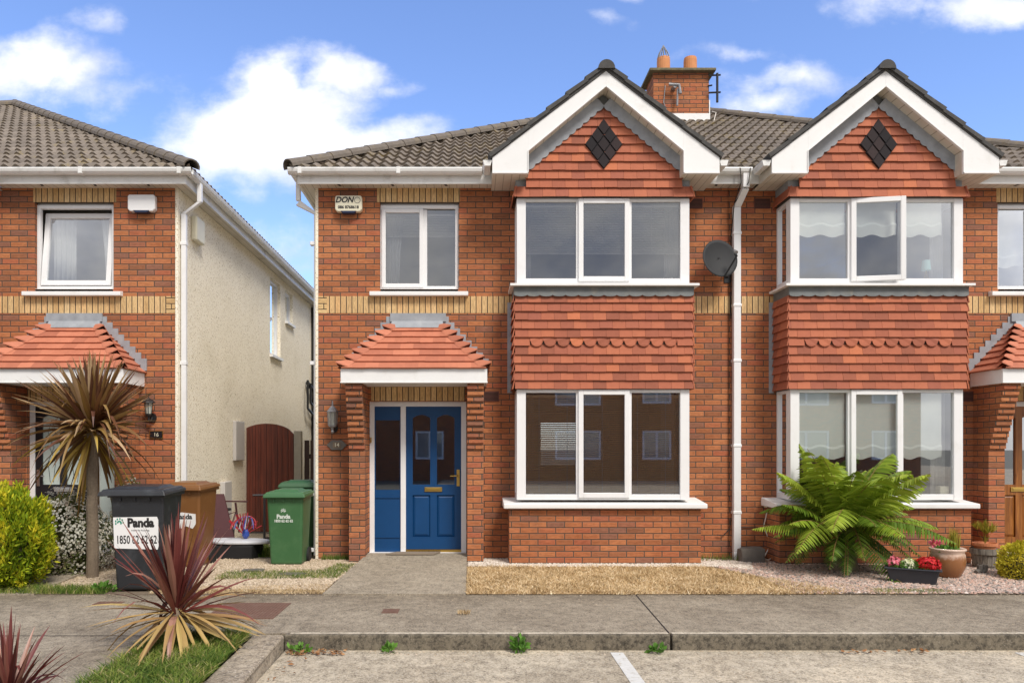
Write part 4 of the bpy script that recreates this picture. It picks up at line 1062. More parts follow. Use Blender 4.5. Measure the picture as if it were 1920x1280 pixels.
# satellite dish
t = lthing('satellite_dish', 'dark grey satellite dish on the brick between the bay and the white downpipe', 'satellite dish', (3.21, 0, 3.94))
mb = MB(); n = 32; rings = 7; vs = []
ax = Vector((.16, -1, .22)).normalized(); e1 = ax.cross(Vector((0, 0, 1))).normalized(); e2 = e1.cross(ax).normalized()
C0 = Vector((0, -.26, 0))
for i in range(rings+1):
    q = .238*i/rings
    for k in range(n):
        a = 2*math.pi*k/n; vs.append(C0+e1*q*math.cos(a)*1.0+e2*q*math.sin(a)*1.08+ax*(q*q*.75-.03))
fs = [(i*n+k, i*n+(k+1) % n, (i+1)*n+(k+1) % n, (i+1)*n+k) for i in range(rings) for k in range(n)]
mb.add(vs, fs); o = mb.build('reflector', M['dish'], t, smooth=True, recalc=False)
sm = o.modifiers.new('solid', 'SOLIDIFY'); sm.thickness = .006
tip = C0+ax*.20-e2*.06-e1*.12
mb = MB(); bt = C0-e2*.25-e1*.03+ax*.015
mb.tube([bt, tip], .011, 6); mb.tube([tip-ax*.0, tip+e2*.06-ax*.03], .016, 8); mb.build('feed_arm', M['dish'], t)
mb = MB(); mb.tube([tip+e2*.05, tip+e2*.09-ax*.035], [.026, .022], 12); mb.build('receiver', M['greymetal'], t)
mb = MB(); mb.tube([C0-ax*.03, (0.02, -.12, -.06), (.16, -.03, -.16), (.19, 0, -.20)], .014, 8); mb.box(.14, .22, -.012, 0, -.26, -.14); mb.build('wall_bracket', M['blackmetal'], t)

# ------------------------------------------------------------------ window dressing
def venetian(x0, x1, z0, z1, y, mat, label, pitch=.024, tilt=.55, cords=()):
    t = thing('venetian_blind', label, 'blind', ((x0+x1)/2, y, z1), group=None)
    mb = MB(); z = z0; hw = .0125
    while z < z1-.03:
        dz = hw*math.sin(tilt); dy = hw*math.cos(tilt)
        mb.hexa([(x0, y-dy, z-dz), (x1, y-dy, z-dz), (x1, y+dy, z+dz), (x0, y+dy, z+dz), (x0, y-dy, z-dz+.003), (x1, y-dy, z-dz+.003), (x1, y+dy, z+dz+.003), (x0, y+dy, z+dz+.003)])
        z += pitch
    mb.build('slats', mat, t, recalc=False)
    mb = MB(); mb.box(x0, x1, y-.018, y+.018, z1-.03, z1); mb.box(x0, x1, y-.012, y+.012, z0-.018, z0-.006); mb.build('rails', mat, t)
    mb = MB()
    for c in cords: mb.box(c-.0025, c+.0025, y-.016, y-.013, z0, z1-.03)
    if cords: mb.build('cords', M['cable'], t)
    return t
venetian(.66, 2.67, .93, 2.17, -.34, M['venetian'], 'brown wooden venetian blind filling the ground floor bay window', .024, .75, (.86, 1.22, 1.67, 2.12, 2.48))
venetian(.66, 2.67, 3.99, 4.60, -.34, M['venetianw'], 'pale venetian blind half lowered in the upper bay of the blue-doored house', .022, .8, (.95, 1.67, 2.3))
venetian(-1.15, -.22, 4.35, 4.64, .16, M['venetianw'], 'pale venetian blind raised in the small window above the blue door', .022, .8)

def curtain(x0, x1, z0, z1, y, mat, label, taper=0):
    mb = MB(); n = 26; vs = []
    for k in range(n+1):
        f_ = k/n
        for z_, sq in ((z0, 1-taper), ((z0+z1)/2, 1-taper*.7), (z1, 1)):
            vs.append((x0+(x1-x0)*f_*sq if x1 > x0 else x0+(x1-x0)*f_*sq, y+.022*math.sin(f_*math.pi*9), z_))
    fs = [(k*3+j, (k+1)*3+j, (k+1)*3+j+1, k*3+j+1) for k in range(n) for j in range(2)]
    mb.add(vs, fs); o = mb.build('curtain', mat, None, smooth=True, recalc=False)
    sm = o.modifiers.new('solid', 'SOLIDIFY'); sm.thickness = .004
    return tag(o, label, 'curtain')
curtain(-1.15, -.93, 3.65, 4.62, .22, M['curtain'], 'pale curtain at the left side of the small window above the blue door', .3)
curtain(-5.70, -5.40, 3.68, 4.66, .26, M['curtain'], 'white net curtain at the left side of the tilted window', .0)
curtain(-4.83, -5.06, 3.68, 4.66, .26, M['curtain'], 'white net curtain at the right side of the tilted window', .3)
curtain(.66, .76, 3.66, 4.60, -.20, M['curtain'], 'cream curtain at the left edge of the upper bay with the pale venetian blind')
curtain(2.50, 2.66, 3.66, 4.60, -.22, M['curtain'], 'cream curtain at the right edge of the upper bay with the pale venetian blind')
curtain(.66, .80, .86, 2.2, -.25, M['curtain'], 'cream curtain behind the brown blind at the left edge of the bay')
curtain(2.45, 2.62, .86, 2.2, -.25, M['curtain'], 'cream curtain behind the brown blind at the right edge of the bay')
curtain(5.98, 6.16, .86, 2.2, -.20, M['curtain'], 'white curtain at the right edge of the ground floor bay behind the fern')
curtain(6.00, 6.14, 3.6, 4.62, -.15, M['curtain'], 'white curtain beside the mint lamp in the upper right bay')

def roman(x0, x1, z0, z1, y, label):
    mb = MB(); n = 36; waves = max(2, round((x1-x0)/.30))
    vs = []
    for k in range(n+1):
        f_ = k/n; x_ = x0+(x1-x0)*f_; zb = z0+.018*math.cos(f_*waves*2*math.pi)
        vs += [(x_, y, zb), (x_, y-.012, zb+.13), (x_, y, zb+.16), (x_, y, z1)]
    fs = [(k*4+j, (k+1)*4+j, (k+1)*4+j+1, k*4+j+1) for k in range(n) for j in range(3)]
    mb.add(vs, fs); o = mb.build('roman_blind', M['fabric'], None, recalc=False)
    sm = o.modifiers.new('solid', 'SOLIDIFY'); sm.thickness = .004
    return tag(o, label, 'blind', 'scalloped white roman blinds in the house behind the fern')
for i, (a, b) in enumerate(((4.15, 4.77), (4.82, 5.43), (5.47, 6.01))):
    w_ = ('left', 'middle', 'right')[i]
    roman(a, b, 4.20, 4.62, -.37, f'white scalloped roman blind in the {w_} light of the upper right bay')
    roman(a, b, 1.36, 2.19, -.37, f'white scalloped roman blind in the {w_} light of the bay window behind the fern')
roman(7.03, 7.98, 3.93, 4.66, .16, 'white scalloped roman blind in the window at the right edge, above the wooden door')

t = lthing('table_lamp', 'small mint-green table lamp on the sill of the upper right bay', 'lamp', (5.87, -.28, 3.64))
mb = MB(); mb.lathe([(.052, .14), (.056, .142), (.046, .27), (.043, .27)], 0, 0, 16); mb.build('lamp_shade', M['shade'], t)
mb = MB()
for a in (0, 2.1, 4.2): mb.tube([(.035*math.cos(a), .035*math.sin(a), 0), (0, 0, .15)], .004, 5)
mb.build('lamp_base', M['brass'], t)
mb = MB(); mb.box(6.0, 6.12, -.36, -.26, .90, 1.0); tag(mb.build('storage_tin', M['cream'], None, bevel=.01), 'small cream tin on the inside sill of the ground floor bay behind the fern', 'tin')

# ------------------------------------------------------------------ side passage: gate, post, fence, boxes, pipes
t = lthing('side_gate', 'arched red-stained timber gate across the passage between the houses', 'gate', (-3.56, 3.05, 0))
mb = MB(); n = 10; hwid = .475
for k in range(n):
    a = -hwid+k*2*hwid/n; b = a+2*hwid/n-.006
    za, zb = (1.66+.25*math.sqrt(max(0, 1-(q/hwid*.98)**2)) for q in (a, b))
    mb.prism([(a, .04), (b, .04), (b, zb), (a, za)], -.02, .02, 'y')
mb.build('gate_boards', M['gate'], t)
mb = MB()
for z_ in (.35, 1.5): mb.box(-hwid, hwid, .02, .05, z_, z_+.09)
mb.build('gate_rails', M['gate'], t)
mb = MB(); mb.box(-3.08, -2.955, 3.0, 3.12, 0, 1.78); tag(mb.build('gate_post', M['postc'], None, bevel=.01), 'square grey concrete post at the right of the red gate', 'post')
t = lthing('timber_fence', 'dark slatted timber fence between the concrete post and the blue-doored house', 'fence', (-2.5, 3.2, 0))
mb = MB()
for k in range(8): mb.box(-.44+k*.105, -.44+k*.105+.085, -.012, .012, .03, 1.62)
mb.build('fence_boards', M['fencedark'], t)
mb = MB(); mb.box(-.44, .40, .012, .05, .3, .38); mb.box(-.44, .40, .012, .05, 1.3, 1.38); mb.build('fence_rails', M['fencedark'], t)
# tall return fence further back closes the passage
t = lthing('timber_fence', 'tall dark fence panels far down the side passage behind the gate', 'fence', (-3.0, 9.0, 0))
mb = MB()
for k in range(10): mb.box(-.9+k*.18, -.9+k*.18+.175, -.012, .012, .02, 1.9)
mb.build('fence_boards', M['fencedark'], t)
mb = MB(); mb.box(-3.91, -3.85, 2.28, 2.74, 1.28, 1.93); mb.build('meter_box', M['boxgrey'], hl, bevel=.01)
mb = MB(); mb.box(-3.91, -3.83, 1.66, 2.0, .36, .96); mb.build('meter_box', M['boxgrey'], hl, bevel=.01)
mb = MB(); mb.tube([(-3.85, 8.3, 0), (-3.85, 8.3, 4.9)], .055, 10); mb.tube([(-3.85, 7.6, 3.0), (-3.8, 8.0, 2.85), (-3.8, 8.3, 2.7)], .05, 8)
mb.tube([(-3.80, 7.4, 3.05), (-3.80, 7.4, 2.4), (-3.80, 8.3, 2.2)], .03, 6); mb.tube([(-3.80, 7.7, 3.0), (-3.80, 7.7, 2.55), (-3.80, 8.3, 2.4)], .03, 6)
mb.tube([(-3.86, 8.45, 1.0), (-3.86, 8.45, 4.9)], .04, 8)
mb.build('soil_pipe', M['downpipe'], hl)

# ------------------------------------------------------------------ wheelie bins
def bin_(label, x, y, rz, mat, w_=.50, d_=.56, h_=.94, lidmat=None, lid_off=0, lidtilt=0, group='wheelie bins'):
    t = lthing('wheelie_bin', label, 'bin', (x, y, 0), rz, group)
    wb, db = w_*.86, d_*.72; lidmat = lidmat or mat
    mb = MB()
    ya = -d_/2; yb = -d_/2+.07
    mb.hexa([(-wb/2, yb, .02), (wb/2, yb, .02), (wb/2, yb+db, .02), (-wb/2, yb+db, .02), (-w_/2, ya, h_), (w_/2, ya, h_), (w_/2, ya+d_, h_), (-w_/2, ya+d_, h_)])
    body = mb.build('bin_body', mat, t, bevel=.03, seg=3)
    mb = MB(); e = .018
    mb.box(-w_/2-e, w_/2+e, -d_/2-e, d_/2+e, h_-.045, h_-.01)
    for k in range(3): mb.box(-w_*.32+k*w_*.27, -w_*.32+k*w_*.27+.02, -d_/2-.012, -d_/2+.01, h_-.085, h_-.045)
    mb.build('bin_rim', mat, t, bevel=.006)
    mb = MB(); e = .035; ly0, ly1 = -d_/2-.055, d_/2+.03; tl = lidtilt
    x0, x1 = -w_/2-e+lid_off, w_/2+e
    mb.hexa([(x0, ly0, h_-.03), (x1, ly0, h_-.03), (x1, ly1, h_-.005), (x0, ly1, h_-.005), (x0+.012, ly0+.012, h_+.015), (x1-.012, ly0+.012, h_+.015), (x1-.012, ly1-.01, h_+.03), (x0+.012, ly1-.01, h_+.03)])
    mb.hexa([(x0+.02, ly0+.03, h_+.012), (x1-.02, ly0+.03, h_+.012), (x1-.02, ly1-.04, h_+.025), (x0+.02, ly1-.04, h_+.025), (x0+.035, ly0+.05, h_+.037), (x1-.035, ly0+.05, h_+.037), (x1-.035, ly1-.05, h_+.048), (x0+.035, ly1-.05, h_+.048)])
    mb.hexa([(x0+.09, ly0+.11, h_+.03), (x1-.09, ly0+.11, h_+.03), (x1-.09, ly1-.10, h_+.045), (x0+.09, ly1-.10, h_+.045), (x0+.13, ly0+.16, h_+.062), (x1-.13, ly0+.16, h_+.062), (x1-.13, ly1-.14, h_+.07), (x0+.13, ly1-.14, h_+.07)])
    if tl:
        mb.v = [(a, b, c+(ly1-b)*tl) for a, b, c in mb.v]
    lid = mb.build('bin_lid', lidmat, t, bevel=.009)
    mb = MB(); mb.tube([(-w_*.36, d_/2+.03, h_-.01), (-w_*.36, d_/2+.09, h_+.0), (w_*.36, d_/2+.09, h_+.0), (w_*.36, d_/2+.03, h_-.01)], .014, 8); mb.build('handle', mat, t)
    for s_ in (-1, 1):
        mb = MB(); mb.tube([(s_*(wb/2-.03), yb+db-.02, .10), (s_*(wb/2+.03), yb+db-.02, .10)], .10, 18); mb.build('wheel', M['rubber'], t)
    return t, body, h_, d_, w_

def front_y(d_, h_, z):      # y of the tapering front face at height z
    return -d_/2+.07*(1-(z-.02)/(h_-.02))
def foot_logo(t, x, z, s, y, mat, parent):
    mb = MB(); n = 14
    for k in range(6):
        a = R(200-k*40); cx, cz = x+s*.85*math.cos(a), z+s*.85*math.sin(a)
        mb.prism([(cx+s*.17*math.cos(2*math.pi*j/8), cz+s*.26*math.sin(2*math.pi*j/8)) for j in range(8)], y-.0012, y, 'y')
    for k in range(10):
        a0, a1 = R(190-k*24), R(190-(k+1)*24)
        mb.prism([(x+s*.55*math.cos(a0), z+s*.55*math.sin(a0)-.1*s), (x+s*.55*math.cos(a1), z+s*.55*math.sin(a1)-.1*s), (x+s*.2*math.cos(a1), z+s*.2*math.sin(a1)-.1*s), (x+s*.2*math.cos(a0), z+s*.2*math.sin(a0)-.1*s)], y-.0012, y, 'y')
    return mb.build('emblem', mat, parent)

t, body, h_, d_, w_ = bin_('black wheelie bin with a white Panda phone number label, beside the palm trunk', -3.46, -1.98, R(3), M['blackbin'], .54, .60, 1.03, lid_off=-.07)
yl = -d_/2+.07*(1-(.62-.02)/(h_-.02)); sl_ = .07/(h_-.02)
ta = math.atan(sl_)
lab = bpy.data.objects.new('bin_label_anchor', None)   # replaced by a rotated mesh below
bpy.data.objects.remove(lab)
def tilted(o, z0, y0):      # lean a flat piece back onto the tapering face
    for v_ in o.data.vertices:
        v_.co.y = v_.co.y + (y0 - sl_*(v_.co.z-z0)) - y0
mb = MB(); pts = [(-.232, -.16), (.205, -.175), (.215, -.14), (.218, .13), (.205, .165), (-.235, .16)]
mb.prism([(a-.005, b+.62) for a, b in pts], yl-.006, yl-.001, 'y'); lb = mb.build('bin_label', M['label'], t); tilted(lb, .62, yl)
YL = yl-.0068
o = text('Panda', .125, (.035, YL, .72), M['ink'], lb, bold=.0065, sx=.90); tilted(o, .62, yl)
o = text('1850 62 62 62', .118, (-.01, YL, .545), M['ink'], lb, bold=.0022, sx=.60); tilted(o, .62, yl)
o = text('Ireland for Recycling', .022, (.03, YL, .645), M['ink'], lb); tilted(o, .62, yl)
o = foot_logo(t, -.178, .728, .045, YL+.0004, M['greenink'], lb); tilted(o, .62, yl)

t, body, h_, d_, w_ = bin_('brown wheelie bin with a torn white label behind the black bin', -3.57, -.50, R(-3), M['brownbin'], .50, .56, 1.0)
sl_ = .07/(h_-.02); yl = front_y(d_, h_, .62)
mb = MB(); mb.prism([(-.14, .52), (.0, .50), (.07, .53), (.15, .50), (.19, .56), (.19, .68), (.02, .70), (-.15, .68)], yl-.004, yl, 'y'); lb = mb.build('bin_label', M['label'], t); tilted(lb, .62, yl)
o = text('Panda', .085, (.045, yl-.0046, .645), M['ink'], lb, bold=.003); tilted(o, .62, yl)
t, body, h_, d_, w_ = bin_('green wheelie bin with small white lettering, in front of the white downpipe', -2.345, -.33, R(0), M['greenbin'], .46, .52, .90, M['greenbin'])
sl_ = .07/(h_-.02); yl = front_y(d_, h_, .62)
o = text('Panda', .072, (-.02, yl-.002, .63), M['whiteink'], t, bold=.003); tilted(o, .62, yl)
o = text('1850 62 62 62', .045, (-.02, yl-.002, .575), M['whiteink'], t, bold=.0018, sx=.9); tilted(o, .62, yl)
o = foot_logo(t, -.02, .70, .032, yl-.001, M['whiteink'], t); tilted(o, .62, yl)
bin_('darker green wheelie bin half hidden behind the lettered green one', -2.40, .52, R(8), M['darkgreenbin'], .48, .54, .97, lidtilt=.02)

# ------------------------------------------------------------------ clutter by the gate
t = lthing('kick_scooter', 'black kick scooter standing upright against the red gate', 'scooter', (-3.12, 1.3, 0), R(10))
mb = MB(); mb.tube([(0, 0, .1), (0, .02, .80)], .018, 8); mb.tube([(-.17, .02, .78), (.17, .02, .78)], .015, 8); mb.build('steering_post', M['blackmetal'], t)
mb = MB(); mb.box(-.05, .05, .0, .45, .07, .10); mb.build('deck', M['blackmetal'], t, bevel=.01)
for y_ in (-.02, .48):
    mb = MB(); mb.tube([(-.015, y_, .05), (.015, y_, .05)], .05, 14); mb.build('wheel', M['rubber'], t)
t = lthing('body_board', 'white foam body board lying on the ground behind the brown bin', 'body board', (-3.25, .25, .20), R(-8))
mb = MB(); n = 24; mb.prism([(.52*math.cos(2*math.pi*k/n), .22*math.sin(2*math.pi*k/n)*(1 if math.cos(2*math.pi*k/n) > -.3 else .8)) for k in range(n)], 0, .045, 'z'); mb.build('board', M['board'], t, bevel=.015)
mb = MB(); mb.box(-.4, .35, -.2, .2, -.20, -.01); tag(mb.build('storage_crate', M['rubber'], t, bevel=.02))
t = lthing('wire_toy', 'tangle of red and blue wire toy hoops piled on the white body board', 'toy', (-3.12, .30, .25))
mb = MB(); mr = MB(); mbl = MB()
for k in range(9):
    a = random.uniform(0, math.pi); pts = [(.17*math.cos(a)*math.cos(q), .12*math.sin(q*1.3), .15+.15*math.sin(q)) for q in [j*.4 for j in range(9)]]
    (mb, mr, mbl)[k % 3].tube(pts, .007, 5)
for k in range(12):
    a = random.uniform(.2, 2.9); mr.tube([(.0, 0, .05), (.25*math.cos(a), random.uniform(-.1, .1), .05+.30*math.sin(a))], .007, 5)
mbl.lathe([(.02, .0), (.05, .04), (.045, .10), (.02, .14)], .02, 0, 10)
mb.build('silver_hoops', M['greymetal'], t); mr.build('red_spokes', M['redtoy'], t); mbl.build('blue_hub', M['bluetoy'], t)
t = lthing('bicycle_child', 'dark child bicycle leaning on the pebble-dashed wall behind the brown bin', 'bicycle', (-3.62, 1.2, 0), R(80))
for x_ in (-.32, .32):
    mb = MB(); n = 22; pts = [(x_+.19*math.cos(2*math.pi*k/n), 0, .2+.19*math.sin(2*math.pi*k/n)) for k in range(n+1)]; mb.tube(pts, .018, 6); wl = mb.build('wheel', M['rubber'], t)
mb = MB(); mb.tube([(-.32, 0, .2), (-.1, 0, .5), (.22, 0, .52), (.0, 0, .22), (-.32, 0, .2)], .016, 6); mb.tube([(.32, 0, .2), (.20, 0, .66)], .016, 6); mb.tube([(.20, -.2, .68), (.2, .2, .68)], .012, 6); mb.build('frame', M['maroon'], t)
mb = MB(); mb.box(-.2, 0, -.05, .05, .56, .60); mb.build('saddle', M['rubber'], t, bevel=.02)
t = MB(); t.hexa([(-3.80, .60, 0), (-3.30, .60, 0), (-3.30, .63, 0), (-3.80, .63, 0), (-3.80, .95, .82), (-3.62, .95, .82), (-3.62, .98, .82), (-3.80, .98, .82)])
tag(t.build('sloping_panel', M['maroon'], None), 'maroon board leaning against the pebble-dashed wall behind the brown bin', 'board')

# ------------------------------------------------------------------ mat, covers, stones, cables
mb = MB(); mb.prism([(-1.13, -.19), (-.50, -.19), (-.42, .0), (-1.0, .0)], .098, .115, 'z'); mo = tag(mb.build('door_mat', M['mat'], None), 'worn brown door mat in front of the blue door', 'door mat')
mb = MB(); mb.hexa([(-2.35, -3.56, .0), (-2.03, -3.56, .0), (-2.03+.0, -3.1, .0), (-2.35, -3.1, .0), (-2.35, -3.56, .004), (-2.03, -3.56, .004), (-2.03, -3.1, .004), (-2.35, -3.1, .004)])
def cover(x0, x1, y0, y1, label, ribs):
    t = thing('manhole_cover', label, 'manhole cover', ((x0+x1)/2, (y0+y1)/2, 0))
    mb = MB(); mb.box(x0, x1, y0, y1, -.01, .005); mb.build('cover_plate', M['rust'], t)
    mb = MB(); n = ribs
    for k in range(n): mb.box(x0+.015+(x1-x0-.03)*k/n, x0+.015+(x1-x0-.03)*(k+.5)/n, y0+.012, y1-.012, .005, .008)
    mb.build('cover_ribs', M['rust'], t)
cover(-2.36, -1.74, -3.43, -2.76, 'large rusty brown cover in the footpath right of the red spiky plant', 20)
cover(-.82, -.67, -3.20, -3.03, 'small rectangular rusty cover in the middle of the footpath', 8)
cover(-3.62, -3.37, -2.84, -2.70, 'small dark grey cover in the footpath in front of the black bin', 6)
def rock(name, label, x, y, z, sx, sy, sz, mat, seed):
    rr = random.Random(seed); bm = bmesh.new(); bmesh.ops.create_icosphere(bm, subdivisions=2, radius=1)
    for v_ in bm.verts:
        k = 1+rr.uniform(-.12, .12); c = v_.co
        c.x = max(-.62, min(.62, c.x*k))*sx*1.25; c.y = max(-.62, min(.62, c.y*k))*sy*1.25; c.z = max(-.7, min(.62+.12*c.x/sx, c.z*k))*sz*1.25
    me = bpy.data.meshes.new(name); bm.to_mesh(me); bm.free(); me.materials.append(mat)
    o = bpy.data.objects.new(name, me); scene.collection.objects.link(o); o.location = (x, y, z); return tag(o, label, 'stone')
rock('stone', 'dark weathered stone block at the foot of the white downpipe', 3.62, -.25, .10, .20, .12, .135, M['slate'], 3)
rock('stone', 'flat dark stone slab in the gravel in front of the green bin', -2.1, -1.25, .015, .20, .10, .03, M['slate'], 5)
rock('stone', 'flat dark stone slab nearer the footpath by the left gravel', -2.62, -1.0, .02, .16, .09, .03, M['slate'], 8)
mb = MB(); mb.box(3.88, 3.98, -.05, 0, .70, .80); jb = tag(mb.build('junction_box', M['cream'], None, bevel=.006), 'small white cable box on the brick left of the fern', 'junction box')
mb = MB(); mb.tube([(3.92, -.04, .70), (3.86, -.05, .45), (3.95, -.06, .22), (3.88, -.08, .10), (3.82, -.12, .03)], .008, 6)
mb.tube([(3.96, -.04, .70), (4.02, -.05, .40), (4.05, -.08, .15), (3.98, -.14, .06), (3.84, -.2, .03)], .008, 6)
tag(mb.build('loose_cable', M['cable'], None), 'two loose pale cables hanging down the brick beside the fern', 'cable')
mb = MB(); mb.tube([(3.44, -.01, .55), (3.42, -.02, .42), (3.33, -.03, .33), (3.25, -.03, .34)], .006, 5); mb.tube([(3.56, -.01, .44), (3.9, -.01, .43)], .005, 5)
tag(mb.build('loose_cable', M['cableb'], None), 'thin black cable curling from the foot of the downpipe', 'cable')

# ------------------------------------------------------------------ scatter helpers
def blades(name, pts, h0, h1, w0, mat, lean=.5, kind='stuff', flat=0.):
    n = len(pts); pts = np.asarray(pts, float)
    a = RNG.uniform(0, 2*np.pi, n); h = RNG.uniform(h0, h1, n); w_ = w0*RNG.uniform(.6, 1.3, n)
    la = RNG.uniform(0, 2*np.pi, n); ln = RNG.uniform(0, lean, n)*h
    d_ = np.stack([np.cos(a), np.sin(a), np.zeros(n)], 1)*w_[:, None]/2
    mid = pts+np.stack([np.cos(la)*ln*.35, np.sin(la)*ln*.35, h*.6*(1-flat)], 1)
    tip = pts+np.stack([np.cos(la)*ln, np.sin(la)*ln, h*(1-flat*RNG.uniform(.5, 1, n))], 1)
    V = np.stack([pts-d_, pts+d_, mid+d_*.7, mid-d_*.7, tip+d_*.1, tip-d_*.1], 1).reshape(-1, 3)
    b = np.arange(n)[:, None]*6
    F = np.concatenate([b+np.array([0, 1, 2, 3]), b+np.array([3, 2, 4, 5])], 0)
    cl = np.sin(pts[:, 0]*9+3*np.sin(pts[:, 1]*6))*np.sin(pts[:, 1]*11+2*np.sin(pts[:, 0]*4))+.6*np.sin(pts[:, 0]*31+pts[:, 1]*23)
    r = np.clip(.5+.20*cl+RNG.normal(size=n)*.24, 0, 1); return fastmesh(name, V, F, np.concatenate([r, r]), mat, kind=kind)

def inpoly(x, y, poly):
    ins = np.zeros(len(x), bool); n = len(poly); j = n-1
    for i in range(n):
        xi, yi = poly[i]; xj, yj = poly[j]
        c = ((yi > y) != (yj > y)) & (x < (xj-xi)*(y-yi)/(yj-yi+1e-12)+xi); ins ^= c; j = i
    return ins
def scatter(poly, n, z=.008):
    P_ = np.array(poly); x = RNG.uniform(P_[:, 0].min(), P_[:, 0].max(), n); y = RNG.uniform(P_[:, 1].min(), P_[:, 1].max(), n)
    k = inpoly(x, y, poly); return np.stack([x[k], y[k], np.full(k.sum(), z)], 1)
def pebbles(name, pts, s0, s1, mat, label=None):
    n = len(pts); s_ = RNG.uniform(s0, s1, n)
    base = np.array([(1, 0, 0), (.3, .95, 0), (-.8, .6, 0), (-.8, -.6, 0), (.3, -.95, 0), (.1, .1, .75), (0, 0, -.5)])
    F0 = np.array([(0, 1, 5), (1, 2, 5), (2, 3, 5), (3, 4, 5), (4, 0, 5)])
    a = RNG.uniform(0, 2*np.pi, n); c, s2 = np.cos(a), np.sin(a)
    B = base[None]*s_[:, None, None]*RNG.uniform(.7, 1.2, (n, 1, 3)); B = B*(1+RNG.uniform(-.15, .15, (n, 7, 1)))
    X = B[..., 0]*c[:, None]-B[..., 1]*s2[:, None]; Y = B[..., 0]*s2[:, None]+B[..., 1]*c[:, None]; Z = B[..., 2]
    tlx = RNG.uniform(-.5, .5, (n, 1)); Z = Z+X*tlx
    V = np.stack([X, Y, Z], -1)+np.asarray(pts)[:, None, :]
    F = (F0[None]+(np.arange(n)*7)[:, None, None]).reshape(-1, 3)
    r = np.repeat(RNG.uniform(0, 1, n), 5)
    o = fastmesh(name, V.reshape(-1, 3), F, r, mat, kind='stuff')
    return o

LAWN = [(-.05, -2.36)]+[(.1+.3*k, -2.355+.03*math.sin(k*2.3)) for k in range(13)]+[(3.85, -2.33), (3.55, -1.8), (3.25, -1.3), (2.95, -.70)]+[(2.8-.3*k, -.66+.05*math.sin(k*1.9)) for k in range(9)]+[(-.05, -.62)]
pts = scatter(LAWN, 52000)
dn_ = np.array([0.5+.5*math.sin(p_[0]*5+math.sin(p_[1]*7)*2)*math.cos(p_[1]*6+p_[0]) for p_ in pts])
tag(blades('dry_grass', pts[RNG.uniform(0, 1, len(pts)) < .5+.5*dn_*dn_], .02, .062, .011, M['drygrass'], 1.7, flat=.42), 'short straw-coloured dried lawn beside the concrete path', 'grass')
pb = [(2.9, -2.35), (4.6, -2.35), (4.1, -1.9), (3.3, -1.4)]
tag(blades('dry_grass', scatter(pb, 9000), .015, .04, .005, M['drygrass'], 1.6, flat=.4), 'thin dry grass fading into the pink gravel', 'grass')
tag(blades('green_grass', scatter([(4.1, -2.33), (5.0, -2.33), (4.8, -2.15), (4.2, -2.15)], 1500), .015, .04, .004, M['greengrass'], 1.2), 'thin green grass at the footpath edge of the pink gravel', 'grass')
tag(pebbles('pink_gravel', scatter([(3.3, -2.34), (12, -2.34), (12, -.01), (3.0, -.01), (2.95, -.5), (3.3, -1.3)], 62000, .014), .010, .022, M['pink_gravel']), 'pink and grey gravel around the fern and pots', 'gravel')
tag(pebbles('white_gravel', scatter([(-.05, -.66), (3.1, -.66), (3.4, -.9), (3.6, -.3), (3.0, -.01), (-.05, -.01)], 15000, .02), .010, .02, M['white_gravel']), 'strip of white gravel along the foot of the bay', 'gravel')
tag(pebbles('tan_gravel', scatter([(-5.2, -2.1), (-1.54, -2.15), (-1.45, -.02), (-5.2, -.02)], 38000, .014), .009, .02, M['tan_gravel']), 'tan gravel in front of the bins', 'gravel')
# straw edge and weeds by the left gravel
tag(blades('dry_grass', scatter([(-3.3, -2.35), (-1.53, -2.35), (-1.5, -1.85), (-3.3, -2.1)], 9000), .015, .04, .005, M['drygrass'], 1.6, flat=.4), 'dried grass edging between the footpath and the tan gravel', 'grass')
tag(blades('green_grass', np.concatenate([scatter([(-2.9, -1.6), (-1.52, -1.5), (-1.48, -.95), (-2.9, -1.1)], 5000), scatter([(-1.8, -1.0), (-1.5, -1.0), (-1.45, -.5), (-1.7, -.5)], 900)]), .02, .06, .005, M['greengrass'], 1.2), 'patchy green grass among the slabs in front of the green bin', 'grass')
tag(blades('green_grass', scatter([(-6.5, -2.36), (-3.75, -2.36), (-3.75, -2.05), (-6.5, -1.9)], 12000), .02, .07, .005, M['greengrass'], 1.2), 'green grass verge under the lime shrub', 'grass')
tag(blades('green_grass', scatter([(-2.43, -6.5), (-1.66, -6.5), (-1.76, -4.05), (-2.44, -4.05)], 22000), .03, .11, .009, M['greengrass'], 1.6, flat=.3), 'green grass in the kerbed bed under the red spiky plant', 'grass')
tag(blades('green_grass', np.concatenate([scatter([(-1.98, -.12), (-1.6, -.12), (-1.6, -.02), (-1.98, -.02)], 700), ]), .03, .10, .004, M['greengrass'], .6), 'small grass tuft against the brick under the oval plaque', 'grass')
tag(blades('green_grass', scatter([(2.95, -.25), (3.5, -.25), (3.5, -.02), (2.95, -.02)], 260), .03, .12, .005, M['greengrass'], .8), 'sparse grass in the corner between bay and downpipe', 'grass')
tag(blades('green_grass', scatter([(-3.3, .2), (-2.6, .2), (-2.6, .75), (-3.3, .75)], 2600), .04, .14, .007, M['greengrass'], .8), 'green grass tufts in the passage between the brown and green bins', 'grass')
tag(blades('dry_grass', scatter([(-.13, -3.28), (-.02, -3.28), (-.02, -3.2), (-.13, -3.2)], 130), .015, .04, .005, M['drygrass'], 1.5), 'tiny dry tuft in a footpath crack', 'grass')

